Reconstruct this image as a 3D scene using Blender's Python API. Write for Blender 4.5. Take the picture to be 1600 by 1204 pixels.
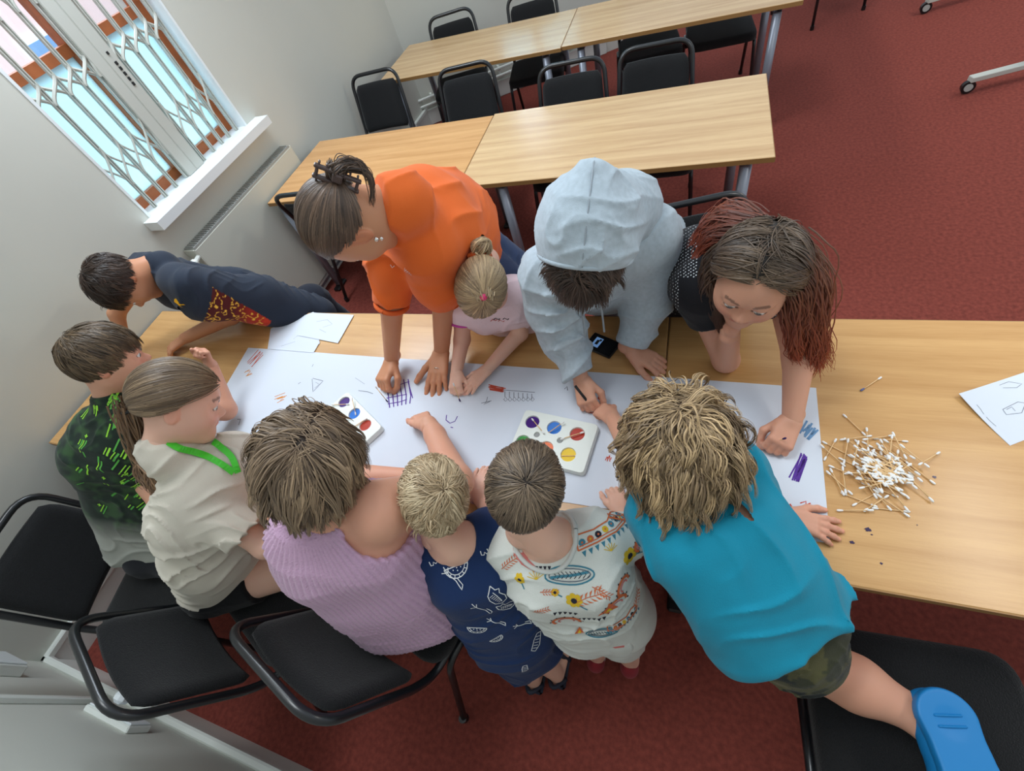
import bpy, math, random
import numpy as np
from mathutils import Vector, Matrix
from mathutils.bvhtree import BVHTree
PI = math.pi
sc = bpy.context.scene
for o in list(bpy.data.objects): bpy.data.objects.remove(o)

# ---------------------------------------------------------------- camera, world, lights, exposure
CAM = np.array([2.561, -1.0477, 1.9219]); EUL = (0.6204, 0.2464, 0.2674); FPX = 704.65
cd = bpy.data.cameras.new('camera'); cam = bpy.data.objects.new('camera', cd)
sc.collection.objects.link(cam); cam.location = CAM; cam.rotation_euler = EUL
cd.sensor_fit = 'HORIZONTAL'; cd.sensor_width = 36; cd.lens = FPX*36/1600; cd.clip_start = .02
sc.camera = cam
sc.view_settings.view_transform = 'Standard'; sc.view_settings.look = 'None'
sc.view_settings.gamma = 1; sc.view_settings.exposure = 0.42
try: sc.view_settings.use_curve_mapping = False
except Exception: pass
w = bpy.data.worlds.new('sky'); sc.world = w; w.use_nodes = True
bg = w.node_tree.nodes['Background']; bg.inputs[0].default_value = (.80, .90, 1.0, 1); bg.inputs[1].default_value = .54

def area(name, loc, target, sx, sy, power, col):
    l = bpy.data.lights.new(name, 'AREA'); l.shape = 'RECTANGLE'; l.size = sx; l.size_y = sy
    l.energy = power; l.color = col
    o = bpy.data.objects.new(name, l); sc.collection.objects.link(o); o.location = loc
    o.rotation_euler = (Vector(target)-Vector(loc)).to_track_quat('-Z', 'Y').to_euler()
    return o
# area lamps for daylight, one indoors and two outside
area('indoor_daylight_fill', (.45, .78, 2.55), (2.1, .2, .5), .9, .7, 26, (.80, .90, 1.0))  # added fill lamp hung inside the room above the window
area('street_daylight', (-3.2, 2.0, 6.5), (-3.0, 1.8, 0), 5.0, 9.0, 1250, (.92, .97, 1.0))
area('far_window_daylight', (.55, 4.45, 1.7), (1.6, 1.2, .6), .8, .9, 14, (.78, .88, 1.0))

area('ceiling_light', (4.07, .08, 2.4), (4.07, .08, 0), .14, .95, 9, (1.0, .96, .88)).rotation_euler = (0, 0, 0)
area('ceiling_light_rear', (5.9, 3.4, 2.4), (4.2, 2.9, 0), 1.2, .3, 26, (1.0, .95, .86))

# ---------------------------------------------------------------- pixel -> place helper
def eul(e):
    a, b, g = e
    Rx = np.array([[1,0,0],[0,math.cos(a),-math.sin(a)],[0,math.sin(a),math.cos(a)]])
    Ry = np.array([[math.cos(b),0,math.sin(b)],[0,1,0],[-math.sin(b),0,math.cos(b)]])
    Rz = np.array([[math.cos(g),-math.sin(g),0],[math.sin(g),math.cos(g),0],[0,0,1]])
    return Rz@Ry@Rx
RC = eul(EUL)
def ray(u, v): return RC@np.array([(u-800)/FPX, -(v-602)/FPX, -1.0])
def P(u, v, z):
    d = ray(u, v); return CAM + d*((z-CAM[2])/d[2])
def A3(*a): return np.array(a, float)
def nrm(v): v = np.asarray(v, float); return v/(np.linalg.norm(v)+1e-12)
def view_frame(p):
    t = nrm(CAM-p); r = RC[:,0]-t*(RC[:,0]@t); r = nrm(r); u = np.cross(t, r); return r, u, t
def LD(p, a, b, c):      # direction as seen from the photographer's side: right, up, towards
    r, u, t = view_frame(p); return nrm(r*a+u*b+t*c)

# ---------------------------------------------------------------- objects
def link(o): sc.collection.objects.link(o); return o
def prop(o, label=None, cat=None, group=None, kind=None):
    if label: o['label'] = label
    if cat: o['category'] = cat
    if group: o['group'] = group
    if kind: o['kind'] = kind
    return o
def root(name, loc, label, cat, group=None):
    o = bpy.data.objects.new(name, None); link(o); o.location = [float(x) for x in loc]; o.empty_display_size = .05
    return prop(o, label, cat, group)
def mesh_obj(name, V, F, mats, parent=None, smooth=True, col=None, midx=None, local=False):
    me = bpy.data.meshes.new(name)
    V = np.asarray(V, np.float64)
    if parent is not None and not local:
        V = V-np.array(parent.location)
    me.from_pydata([tuple(v) for v in V.tolist()], [], [tuple(int(i) for i in f) for f in F])
    if not isinstance(mats, (list, tuple)): mats = [mats]
    for m in mats: me.materials.append(m)
    if midx is not None: me.polygons.foreach_set('material_index', np.asarray(midx, np.int32))
    if smooth: me.polygons.foreach_set('use_smooth', [True]*len(me.polygons))
    if col is not None:
        at = me.color_attributes.new('Col', 'FLOAT_COLOR', 'POINT')
        c4 = np.ones((len(V), 4), np.float32); c4[:, :3] = col
        at.data.foreach_set('color', c4.ravel())
    me.update()
    o = bpy.data.objects.new(name, me); link(o)
    if parent is not None: o.parent = parent
    return o
# every part is modelled in world coordinates and stored relative to its thing's base
def sub_obj(name, V, F, mats, thing, part, **k):      # a sub-part: child of a part that itself sits at the thing's base
    V = np.asarray(V)-np.array(thing.location)
    o = mesh_obj(name, V, F, mats, None, **k); o.parent = part; return o

class MB:
    """collects simple solids into one mesh"""
    def __init__(s): s.V = []; s.F = []; s.M = []; s.n = 0
    def add(s, V, F, m=0):
        s.V.append(np.asarray(V, float)); s.F += [tuple(i+s.n for i in f) for f in F]; s.M += [m]*len(F); s.n += len(V); return s
    def box(s, c, size, ax=None, bev=0.0, m=0):
        hx, hy, hz = [x/2 for x in size]
        ax = np.eye(3) if ax is None else np.asarray(ax)
        if bev <= 0:
            V = [(x, y, z) for x in (-hx, hx) for y in (-hy, hy) for z in (-hz, hz)]
            F = [(0,1,3,2),(4,6,7,5),(0,4,5,1),(2,3,7,6),(0,2,6,4),(1,5,7,3)]
        else:
            b = min(bev, hx*.99, hy*.99, hz*.99); V = []; idx = {}
            for sx in (-1,1):
                for sy in (-1,1):
                    for sz in (-1,1):
                        for a in range(3):
                            q = [sx*(hx-b), sy*(hy-b), sz*(hz-b)]; q[a] = (sx*hx, sy*hy, sz*hz)[a]
                            idx[(sx,sy,sz,a)] = len(V); V.append(q)
            F = []
            for a in range(3):
                o1, o2 = [(1,2),(2,0),(0,1)][a]
                for sg in (-1,1):
                    f = []
                    for p1, p2 in ((-1,-1),(1,-1),(1,1),(-1,1)):
                        k = [0,0,0]; k[a] = sg; k[o1] = p1; k[o2] = p2; f.append(idx[(k[0],k[1],k[2],a)])
                    F.append(tuple(f if sg > 0 else f[::-1]))
            for a in range(3):
                o1, o2 = (a+1)%3, (a+2)%3
                for s1 in (-1,1):
                    for s2 in (-1,1):
                        def kk(sa, ff):
                            k = [0,0,0]; k[a] = sa; k[o1] = s1; k[o2] = s2; return idx[(k[0],k[1],k[2],ff)]
                        f = (kk(-1,o1), kk(1,o1), kk(1,o2), kk(-1,o2)); F.append(f if s1*s2 > 0 else f[::-1])
            for sx in (-1,1):
                for sy in (-1,1):
                    for sz in (-1,1):
                        f = tuple(idx[(sx,sy,sz,a)] for a in range(3)); F.append(f if sx*sy*sz > 0 else f[::-1])
        V = np.asarray(V, float)@ax + np.asarray(c, float)
        return s.add(V, F, m)
    def tube(s, pts, r, n=10, m=0, cap=True, flat=None):
        pts = [np.asarray(p, float) for p in pts]; r = [r]*len(pts) if np.isscalar(r) else r
        V = []; up = None
        for i, p in enumerate(pts):
            t = nrm(pts[min(i+1, len(pts)-1)]-pts[max(i-1, 0)])
            if up is None:
                a = A3(0,0,1) if abs(t[2]) < .9 else A3(1,0,0)
                if flat is not None: a = np.asarray(flat, float)
                up = nrm(a-t*(a@t))
            else: up = nrm(up-t*(up@t))
            sd = np.cross(t, up)
            for k in range(n):
                a = 2*PI*k/n; V.append(p+r[i]*(math.cos(a)*up+math.sin(a)*sd))
        F = []
        for i in range(len(pts)-1):
            for k in range(n):
                F.append((i*n+k, i*n+(k+1)%n, (i+1)*n+(k+1)%n, (i+1)*n+k))
        if cap: F.append(tuple(range(n))[::-1]); F.append(tuple((len(pts)-1)*n+k for k in range(n)))
        return s.add(V, F, m)
    def prism(s, poly, z0, z1, m=0, ax=None, c=(0,0,0)):      # polygon (ccw) extruded along z
        n = len(poly); V = [(x, y, z0) for x, y in poly]+[(x, y, z1) for x, y in poly]
        F = [tuple(range(n))[::-1], tuple(range(n, 2*n))]+[(i, (i+1)%n, (i+1)%n+n, i+n) for i in range(n)]
        ax = np.eye(3) if ax is None else np.asarray(ax)
        return s.add(np.asarray(V, float)@ax+np.asarray(c, float), F, m)
    def ball(s, c, r, n=12, m=0, ax=None):
        r = A3(r,r,r) if np.isscalar(r) else np.asarray(r, float); V = []; F = []
        for i in range(n//2+1):
            for k in range(n):
                th = PI*i/(n//2); ph = 2*PI*k/n; V.append((math.sin(th)*math.cos(ph), math.sin(th)*math.sin(ph), math.cos(th)))
        for i in range(n//2):
            for k in range(n): F.append((i*n+k, (i+1)*n+k, (i+1)*n+(k+1)%n, i*n+(k+1)%n))
        V = np.asarray(V)*r
        if ax is not None: V = V@np.asarray(ax)
        return s.add(V+np.asarray(c, float), F, m)
    def build(s, name, mats, parent=None, smooth=False, **k):
        return mesh_obj(name, np.concatenate(s.V), s.F, mats, parent, smooth=smooth, midx=s.M, **k)
def bez(pts, n=8):       # Catmull-Rom through points
    pts = [np.asarray(p, float) for p in pts]; out = []
    q = [2*pts[0]-pts[1]]+pts+[2*pts[-1]-pts[-2]]
    for i in range(1, len(q)-2):
        for k in range(n):
            t = k/n; out.append(.5*((2*q[i])+(-q[i-1]+q[i+1])*t+(2*q[i-1]-5*q[i]+4*q[i+1]-q[i+2])*t*t+(-q[i-1]+3*q[i]-3*q[i+1]+q[i+2])*t**3))
    out.append(pts[-1]); return out
def fillet(pts, rad, n=6):   # polyline with rounded corners
    pts = [np.asarray(p, float) for p in pts]; out = [pts[0]]
    for i in range(1, len(pts)-1):
        a, b, c = pts[i-1], pts[i], pts[i+1]; d1 = nrm(a-b); d2 = nrm(c-b)
        L = min(rad, np.linalg.norm(a-b)*.48, np.linalg.norm(c-b)*.48); p, q = b+d1*L, b+d2*L
        for k in range(n+1):
            t = k/n; out.append((1-t)**2*p+2*t*(1-t)*b+t*t*q)
    out.append(pts[-1]); return out

# ---------------------------------------------------------------- materials
def mat(name, col=(.5,.5,.5), rough=.6, metal=0, spec=.5, attr=False, bump=0, bscale=200, sss=0, sheen=0, trans=0, coat=0, emis=None, estr=0, var=0, vscale=8, bdist=.002):
    m = bpy.data.materials.new(name); m.use_nodes = True; nt = m.node_tree; b = nt.nodes['Principled BSDF']
    b.inputs['Base Color'].default_value = (*col, 1); b.inputs['Roughness'].default_value = rough
    b.inputs['Metallic'].default_value = metal; b.inputs['Specular IOR Level'].default_value = spec
    src = None
    if attr:
        a = nt.nodes.new('ShaderNodeAttribute'); a.attribute_name = 'Col'; src = a.outputs['Color']
    if var > 0:
        tc = nt.nodes.new('ShaderNodeTexCoord'); n = nt.nodes.new('ShaderNodeTexNoise'); n.inputs['Scale'].default_value = vscale; n.inputs['Detail'].default_value = 6
        nt.links.new(tc.outputs['Object'], n.inputs['Vector'])
        mr = nt.nodes.new('ShaderNodeMapRange'); mr.inputs[1].default_value = .3; mr.inputs[2].default_value = .7; mr.inputs[3].default_value = 1-var; mr.inputs[4].default_value = 1+var
        nt.links.new(n.outputs[0], mr.inputs[0])
        mx = nt.nodes.new('ShaderNodeVectorMath'); mx.operation = 'SCALE'
        if src is None: mx.inputs[0].default_value = col
        else: nt.links.new(src, mx.inputs[0])
        nt.links.new(mr.outputs[0], mx.inputs['Scale']); src = mx.outputs[0]
    if src is not None: nt.links.new(src, b.inputs['Base Color'])
    if bump > 0:
        tc = nt.nodes.new('ShaderNodeTexCoord'); n = nt.nodes.new('ShaderNodeTexNoise'); n.inputs['Scale'].default_value = bscale; n.inputs['Detail'].default_value = 3
        nt.links.new(tc.outputs['Object'], n.inputs['Vector'])
        bp = nt.nodes.new('ShaderNodeBump'); bp.inputs['Strength'].default_value = bump; bp.inputs['Distance'].default_value = bdist
        nt.links.new(n.outputs[0], bp.inputs['Height']); nt.links.new(bp.outputs[0], b.inputs['Normal'])
    if sss: b.inputs['Subsurface Weight'].default_value = sss; b.inputs['Subsurface Radius'].default_value = (.01,.004,.002); b.inputs['Subsurface Scale'].default_value = .6
    if sheen: b.inputs['Sheen Weight'].default_value = sheen
    if coat: b.inputs['Coat Weight'].default_value = coat; b.inputs['Coat Roughness'].default_value = .1
    if trans: b.inputs['Transmission Weight'].default_value = trans
    if emis: b.inputs['Emission Color'].default_value = (*emis, 1); b.inputs['Emission Strength'].default_value = estr
    return m
def srgb(r, g, b): return tuple(((c/255)/12.92 if c/255 <= .04045 else ((c/255+.055)/1.055)**2.4) for c in (r, g, b))

def wood(name, c1, c2, rough=.3, ang=0.0, coat=.0):
    m = bpy.data.materials.new(name); m.use_nodes = True; nt = m.node_tree; b = nt.nodes['Principled BSDF']
    tc = nt.nodes.new('ShaderNodeTexCoord'); mp = nt.nodes.new('ShaderNodeMapping'); mp.inputs['Scale'].default_value = (1.2, 22, 22); mp.inputs['Rotation'].default_value = (0,0,ang)
    nt.links.new(tc.outputs['Object'], mp.inputs[0])
    n = nt.nodes.new('ShaderNodeTexNoise'); n.inputs['Scale'].default_value = 1.0; n.inputs['Detail'].default_value = 5; n.inputs['Distortion'].default_value = .6
    nt.links.new(mp.outputs[0], n.inputs['Vector'])
    mp2 = nt.nodes.new('ShaderNodeMapping'); mp2.inputs['Scale'].default_value = (14, 260, 200); nt.links.new(tc.outputs['Object'], mp2.inputs[0])
    n2 = nt.nodes.new('ShaderNodeTexNoise'); n2.inputs['Scale'].default_value = 1.0; n2.inputs['Detail'].default_value = 3
    nt.links.new(mp2.outputs[0], n2.inputs['Vector'])
    ad = nt.nodes.new('ShaderNodeMath'); ad.operation = 'MULTIPLY_ADD'; ad.inputs[1].default_value = .35; nt.links.new(n2.outputs[0], ad.inputs[0]); nt.links.new(n.outputs[0], ad.inputs[2])
    cr = nt.nodes.new('ShaderNodeValToRGB'); cr.color_ramp.elements[0].position = .45; cr.color_ramp.elements[0].color = (*c1, 1); cr.color_ramp.elements[1].position = .9; cr.color_ramp.elements[1].color = (*c2, 1)
    nt.links.new(ad.outputs[0], cr.inputs[0]); nt.links.new(cr.outputs[0], b.inputs['Base Color'])
    b.inputs['Roughness'].default_value = rough; b.inputs['Specular IOR Level'].default_value = .45
    n3 = nt.nodes.new('ShaderNodeTexNoise'); n3.inputs['Scale'].default_value = 180; nt.links.new(tc.outputs['Object'], n3.inputs['Vector'])
    bp = nt.nodes.new('ShaderNodeBump'); bp.inputs['Strength'].default_value = .10; bp.inputs['Distance'].default_value = .001
    nt.links.new(n3.outputs[0], bp.inputs['Height']); nt.links.new(bp.outputs[0], b.inputs['Normal'])
    return m
M = {}
M['wood_warm'] = wood('warm_beech_laminate', srgb(186,140,86), srgb(208,164,108), .27)
M['wood_pale'] = wood('pale_beech_laminate', srgb(190,154,112), srgb(216,184,140), .27)
M['wood_mid'] = wood('beech_laminate', srgb(190,140,88), srgb(214,166,112), .26)
M['edge'] = mat('laminate_edge', srgb(150,112,66), .45)
M['carpet'] = mat('red_carpet', srgb(130,64,55), .95, spec=.15, bump=.9, bscale=420, var=.22, vscale=60, bdist=.004)
M['wall'] = mat('painted_wall', srgb(206,207,198), .75, spec=.3, bump=.12, bscale=60, var=.02, vscale=2)
M['trim'] = mat('white_gloss_trim', srgb(222,226,220), .35)
M['white'] = mat('white_gloss_paint', srgb(232,238,240), .3)
M['grille'] = mat('cream_painted_steel', srgb(186,188,180), .45)
M['rad'] = mat('cream_radiator_enamel', srgb(204,206,194), .4)
M['radgrey'] = mat('grey_radiator_grille', srgb(166,168,164), .5)
M['orange_wood'] = mat('orange_varnished_wood', srgb(168,92,46), .35, var=.15, vscale=20)
M['steel'] = mat('grey_powder_coated_steel', srgb(140,145,156), .35, metal=.4)
M['black_tube'] = mat('black_coated_tube', srgb(26,28,31), .28, spec=.6)
M['black_fab'] = mat('black_chair_fabric', srgb(19,20,22), .85, spec=.3, bump=1.0, bscale=350, var=.3, vscale=300, sheen=.12, bdist=.003)
M['black_plastic'] = mat('black_plastic', srgb(18,18,20), .35)
M['paper'] = mat('white_paper', srgb(212,219,230), .8, spec=.15)
M['pencil'] = mat('pencil_line', srgb(112,118,130), .8)
M['pen'] = mat('dark_pen_line', srgb(50,52,70), .8)
M['skin'] = mat('skin', (.6,.4,.3), .5, spec=.35, attr=True, sss=.12, bump=.12, bscale=260, bdist=.001)
M['hair'] = mat('hair', (.2,.1,.05), .42, spec=.45, attr=True)
M['eye'] = mat('eyeball', (.8,.8,.8), .15, attr=True)
M['cloth'] = mat('cotton_cloth', (.5,.5,.5), .85, spec=.2, attr=True, bump=.5, bscale=420, sheen=.1, bdist=.0015)
M['knit'] = mat('ribbed_knit', (.5,.5,.5), .9, spec=.15, attr=True, bump=.8, bscale=260, sheen=.3, bdist=.003)
M['rubber'] = mat('blue_foam_rubber', srgb(10,120,185), .5)
def paint(n, c): M[n] = mat(n+'_paint', srgb(*c), .12, spec=.7, coat=.6)
for n, c in dict(purple=(66,28,120), blue=(20,112,205), red=(178,48,26), green=(40,150,70), orange=(232,104,30), yellow=(240,200,10)).items(): paint(n, c)
for n, c in dict(ink_purple=(92,60,150), ink_red=(196,84,66), ink_blue=(110,150,190), ink_orange=(215,140,60), ink_dark=(40,28,70), cloth_white=(228,232,236), lime=(150,215,70), p_orange=(205,110,70), p_teal=(70,130,150), p_yellow=(215,180,50), p_pink=(205,120,115), p_dark=(45,45,55), flame=(230,80,20), flame_y=(240,180,40), p_grey=(110,120,130)).items():
    M[n] = mat(n, srgb(*c), .85, spec=.15)

# ---------------------------------------------------------------- implicit modelling (smooth unions -> one continuous skin)
def vnoise(p, scale, seed=0):
    q = p*scale+seed*17.3; i = np.floor(q).astype(np.int64); f = q-i; f = f*f*(3-2*f)
    def h(a, b, c):
        n = (a*73856093) ^ (b*19349663) ^ (c*83492791) ^ (seed*2654435)
        n = (n ^ (n >> 13))*1274126177 & 0x7fffffff
        return (n % 10007)/10007.0
    x, y, z = i[...,0], i[...,1], i[...,2]; fx, fy, fz = f[...,0], f[...,1], f[...,2]
    c = lambda a, b, d: h(x+a, y+b, z+d)
    e = (c(0,0,0)*(1-fx)+c(1,0,0)*fx)*(1-fy)+(c(0,1,0)*(1-fx)+c(1,1,0)*fx)*fy
    g = (c(0,0,1)*(1-fx)+c(1,0,1)*fx)*(1-fy)+(c(0,1,1)*(1-fx)+c(1,1,1)*fx)*fy
    return (e*(1-fz)+g*fz)*2-1
class Field:
    def __init__(s): s.pr = []
    def cone(s, a, b, ra, rb, k=.02, op='u', cut=None):
        a = np.asarray(a, float); b = np.asarray(b, float)
        s.pr.append(('c', (a, b, ra, rb, cut), k, op, np.minimum(a-ra, b-rb), np.maximum(a+ra, b+rb))); return s
    def chain(s, pts, rs, k=.02, cut=None):
        for i in range(len(pts)-1): s.cone(pts[i], pts[i+1], rs[i], rs[i+1], k, cut=cut if i == len(pts)-2 else None)
        return s
    def ell(s, c, r, ax=None, k=.02, op='u'):
        c = np.asarray(c, float); r = A3(r,r,r) if np.isscalar(r) else np.asarray(r, float); ax = np.eye(3) if ax is None else np.asarray(ax, float)
        R_ = r.max(); s.pr.append(('e', (c, r, ax), k, op, c-R_, c+R_)); return s
    def plane(s, p, n, k=.004, lo=None, hi=None):   # keep the side the normal points away from
        p = np.asarray(p, float); s.pr.append(('p', (p, nrm(n)), k, 's', p-5 if lo is None else np.asarray(lo), p+5 if hi is None else np.asarray(hi))); return s
    def dist(s, kind, a, X):
        if kind == 'c':
            A, B, ra, rb, cut = a; ba = B-A; L2 = ba@ba; pa = X-A
            t = np.clip((pa@ba)/max(L2, 1e-9), 0, 1)
            d = np.linalg.norm(pa-t[...,None]*ba, axis=-1)-(ra+(rb-ra)*t)
            if cut is not None:
                n = nrm(ba); d = np.maximum(d, (X-(B+n*cut))@n)
            return d
        if kind == 'e':
            C, r, ax = a; q = (X-C)@ax.T
            k0 = np.linalg.norm(q/r, axis=-1); k1 = np.linalg.norm(q/(r*r), axis=-1); return k0*(k0-1)/np.maximum(k1, 1e-9)
        if kind == 'p': return -((X-a[0])@a[1])
    def mesh(s, h, disp=None):
        us = [p for p in s.pr if p[3] == 'u']
        lo = np.min([p[4] for p in us], 0)-3*h; hi = np.max([p[5] for p in us], 0)+3*h
        n = np.ceil((hi-lo)/h).astype(int)+1
        G = np.full(n, .5, np.float32); ax = [lo[i]+h*np.arange(n[i]) for i in range(3)]
        for kind, a, k, op, b0, b1 in s.pr:
            mg = k+3*h
            i0 = np.clip(np.floor((b0-mg-lo)/h).astype(int), 0, n); i1 = np.clip(np.ceil((b1+mg-lo)/h).astype(int)+1, 0, n)
            if np.any(i1 <= i0): continue
            sl = tuple(slice(i0[j], i1[j]) for j in range(3))
            X = np.stack(np.meshgrid(*[ax[j][sl[j]] for j in range(3)], indexing='ij'), -1)
            d = s.dist(kind, a, X).astype(np.float32); g = G[sl]
            if op == 'u':
                hh = np.maximum(k-np.abs(g-d), 0)/k if k > 0 else 0; G[sl] = np.minimum(g, d)-hh*hh*k*.25
            else:
                d = -d; hh = np.maximum(k-np.abs(g-d), 0)/k if k > 0 else 0; G[sl] = np.maximum(g, d)+hh*hh*k*.25
        if disp is not None:
            m = np.abs(G) < .03
            idx = np.argwhere(m); X = lo+h*idx; G[m] += disp(X).astype(np.float32)
        return surfnets(G, lo, h)
def surfnets(G, lo, h):
    S = G < 0
    c = [S[i:S.shape[0]-1+i, j:S.shape[1]-1+j, k:S.shape[2]-1+k] for i in (0,1) for j in (0,1) for k in (0,1)]
    cnt = sum(x.astype(np.int8) for x in c); act = (cnt > 0) & (cnt < 8); del c
    ids = np.full(act.shape, -1, np.int64); I = np.argwhere(act); ids[act] = np.arange(len(I))
    acc = np.zeros((len(I), 3)); num = np.zeros(len(I))
    cor = [(i,j,k) for i in (0,1) for j in (0,1) for k in (0,1)]
    val = {q: G[I[:,0]+q[0], I[:,1]+q[1], I[:,2]+q[2]].astype(float) for q in cor}
    for q in cor:
        for a in range(3):
            if q[a] == 0:
                r = list(q); r[a] = 1; r = tuple(r); v0, v1 = val[q], val[r]; m = (v0 < 0) != (v1 < 0)
                t = np.where(m, v0/np.where(m, v0-v1, 1), 0); p = np.array(q, float)[None].repeat(len(I), 0); p[:,a] = t
                acc[m] += p[m]; num[m] += 1
    V = lo+h*(I+acc/num[:,None])
    F = []
    for a in range(3):
        b, c_ = (a+1)%3, (a+2)%3
        s0 = [slice(None)]*3; s1 = [slice(None)]*3; s0[a] = slice(0,-1); s1[a] = slice(1,None)
        E0, E1 = S[tuple(s0)], S[tuple(s1)]
        e = np.argwhere(E0 != E1); e = e[(e[:,b] > 0) & (e[:,c_] > 0) & (e[:,b] < S.shape[b]-1) & (e[:,c_] < S.shape[c_]-1)]
        ins = E0[tuple(e.T)]
        def g(db, dc):
            q = e.copy(); q[:,b] -= db; q[:,c_] -= dc; return ids[tuple(q.T)]
        f = np.stack([g(1,1), g(0,1), g(0,0), g(1,0)], 1)
        f[~ins] = f[~ins][:, ::-1]; F.append(f)
    F = np.concatenate(F)
    return V, F
def joinm(parts):
    V = np.concatenate([p[0] for p in parts]); n = 0; F = []
    for p in parts: F += [tuple(x+n for x in f) for f in p[1]]; n += len(p[0])
    return V, F
# ---------------------------------------------------------------- people toolkit
SK = dict(light=srgb(222,168,142), fair=srgb(226,180,158), tan=srgb(196,138,104), rosy=srgb(214,158,132))
class Person:
    def __init__(s, base, label, skin='fair', seed=1):
        s.root = root('person', base, label, 'person'); s.skin = np.array(SK[skin]); s.seed = seed; s.parts = []; s.B = Field(); s.seed = seed
    def addbody(s, V, F, tint=None):
        n = vnoise(V, 14, s.seed)[:,None]; c = s.skin[None]*(1+.07*n*A3(.5,1.1,1.1))
        if tint is not None: c = c*tint
        s.parts.append((V, F, c))
    def finish(s, h=.0055):
        if s.B.pr:
            V, F = s.B.mesh(h); s.addbody(V, F)
        V, F = joinm(s.parts); col = np.concatenate([p[2] for p in s.parts])
        return mesh_obj('body', V, F, M['skin'], s.root, col=np.clip(col, 0, 1))
    # --- head: c centre, fwd face direction, up crown direction, H chin-to-crown height
    def head(s, c, fwd, up, H=.21, h=.0032, lids=.5, face=True):
        fwd = nrm(fwd); rt = nrm(np.cross(fwd, up)); up = np.cross(rt, fwd); s.hd = (np.asarray(c, float), rt, fwd, up, H)
        W = lambda x, y, z: np.asarray(c)+H*(rt*x+fwd*y+up*z); s.W = W; ax = np.stack([rt, fwd, up]); f = Field()
        E = lambda p, r, k=.03, op='u': f.ell(W(*p), A3(*r)*H, ax, k*H/.21, op)
        C = lambda a, b, ra, rb, k=.03: f.cone(W(*a), W(*b), ra*H, rb*H, k*H/.21)
        E((0,-.04,.13), (.335,.42,.37)); E((0,.13,-.08), (.265,.27,.36), .05)
        for q in (-1, 1):
            C((q*.17,-.02,-.22), (q*.03,.26,-.40), .09, .075, .04); E((q*.15,.23,-.13), (.12,.12,.12), .04)
        C((0,.24,-.41), (0,.30,-.43), .06, .055, .02)
        if face:
            C((0,.385,.05), (0,.455,-.09), .03, .044, .018)
            for q in (-1, 1):
                E((q*.045,.425,-.115), (.032,.035,.028), .008); E((q*.135,.43,.03), (.075,.06,.045), .03, 's')
                E((q*.135,.335,.055), (.085,.075,.045), .008); E((q*.135,.335,-.015), (.075,.065,.03), .008)
                C((q*.07,.385,.12), (q*.19,.33,.11), .022, .018, .015)
            E((0,.385,-.205), (.085,.038,.018), .008); E((0,.378,-.245), (.07,.038,.022), .008); E((0,.425,-.225), (.08,.03,.004), .003, 's')
        for q in (-1, 1):
            E((q*.345,-.04,-.02), (.035,.075,.12), .006); E((q*.385,-.025,-.01), (.03,.045,.08), .008, 's')
        C((0,-.12,-.28), (0,-.20,-.62), .20, .20, .05)
        V, F = f.mesh(h); L = (V-np.asarray(c))@ax.T/H; t = np.ones((len(V), 3))
        x, y, z = np.abs(L[:,0]), L[:,1], L[:,2]
        lip = (x < .09) & (y > .30) & (z < -.185) & (z > -.268); t[lip] = (.93,.62,.62)
        ck = np.clip(1-np.hypot(x-.17, z+.12)/.11, 0, 1)*(y > .1); t *= 1-ck[:,None]*A3(.02,.16,.14)
        t[(x > .335) & (np.abs(z+.02) < .13) & (np.abs(y+.04) < .10)] *= (1,.84,.80)
        if face:
            br = (np.abs(z-(.135-.12*(x-.13)**2*8)) < .018) & (x > .06) & (x < .21) & (y > .2); t[br] *= .42
            la = (np.abs(z-.012) < .012) & (x > .06) & (x < .205) & (y > .28); t[la] *= .3
        s.addbody(V, F, t)
        if face and lids < 1:
            for q in (-1, 1):
                m = MB(); m.ball((0,0,0), .062*H, 24, ax=np.eye(3)); v = m.V[0]
                d = nrm(A3(0,1,-.25)); cc = np.where((v@d/(.062*H))[:,None] > .93, A3(.02,.015,.012), np.where((v@d/(.062*H))[:,None] > .80, A3(.13,.09,.06), A3(.75,.74,.72)))
                mesh_obj('eye', v@ax+W(q*.135,.352,.018), m.F, M['eye'], s.root, col=cc)
    def limb(s, pts, rs, k=.015): s.B.chain(pts, rs, k); return s
    # --- hand: wrist -> knuckle direction, palm normal (out of the palm), scale, finger curls
    def hand(s, wr, d, pn, L=.15, curl=(.3,.3,.3,.3), thumb=.5, side=1, spread=.1, h=.0021, tcurl=.3, splay=None, wr_r=None):
        d = nrm(d); pn = nrm(pn-d*(np.dot(pn, d))); sd = np.cross(d, pn)*side; f = Field(); wr = np.asarray(wr, float); wr_r = wr_r or L*.15
        palm = L*.50; Wd = L*.42; K = L*.018/.15*.5
        base = [wr+d*palm*.97+sd*Wd*x for x in (.36,.12,-.12,-.36)]
        f.cone(wr-d*L*.12, wr+d*L*.05, wr_r, wr_r*.95, .01)
        for i, b in enumerate(base):
            f.cone(wr+d*L*.06+sd*Wd*(.22,.08,-.08,-.22)[i], b, L*.085, L*.068, .010)
        f.cone(wr+d*L*.08+sd*Wd*.28+pn*L*.03, wr+d*palm*.55+sd*Wd*.40+pn*L*.02, L*.085, L*.07, .012)
        rs = [.058,.060,.056,.048]; ln = [.43,.48,.44,.34]; tips = []
        for i, b in enumerate(base):
            c = curl[i]; ps = [b]; a = 0; dd = nrm(d+sd*spread*(1.4,.4,-.5,-1.5)[i])
            for j, (seg, fr) in enumerate(((.45,.8),(.32,1.1),(.24,.8))):
                a += c*fr; ps.append(ps[-1]+(dd*math.cos(a)+pn*math.sin(a))*L*ln[i]*seg)
            r0 = rs[i]*L; f.chain(ps, [r0*1.08, r0*1.0, r0*.92, r0*.80], .004); tips.append((ps, r0))
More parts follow.
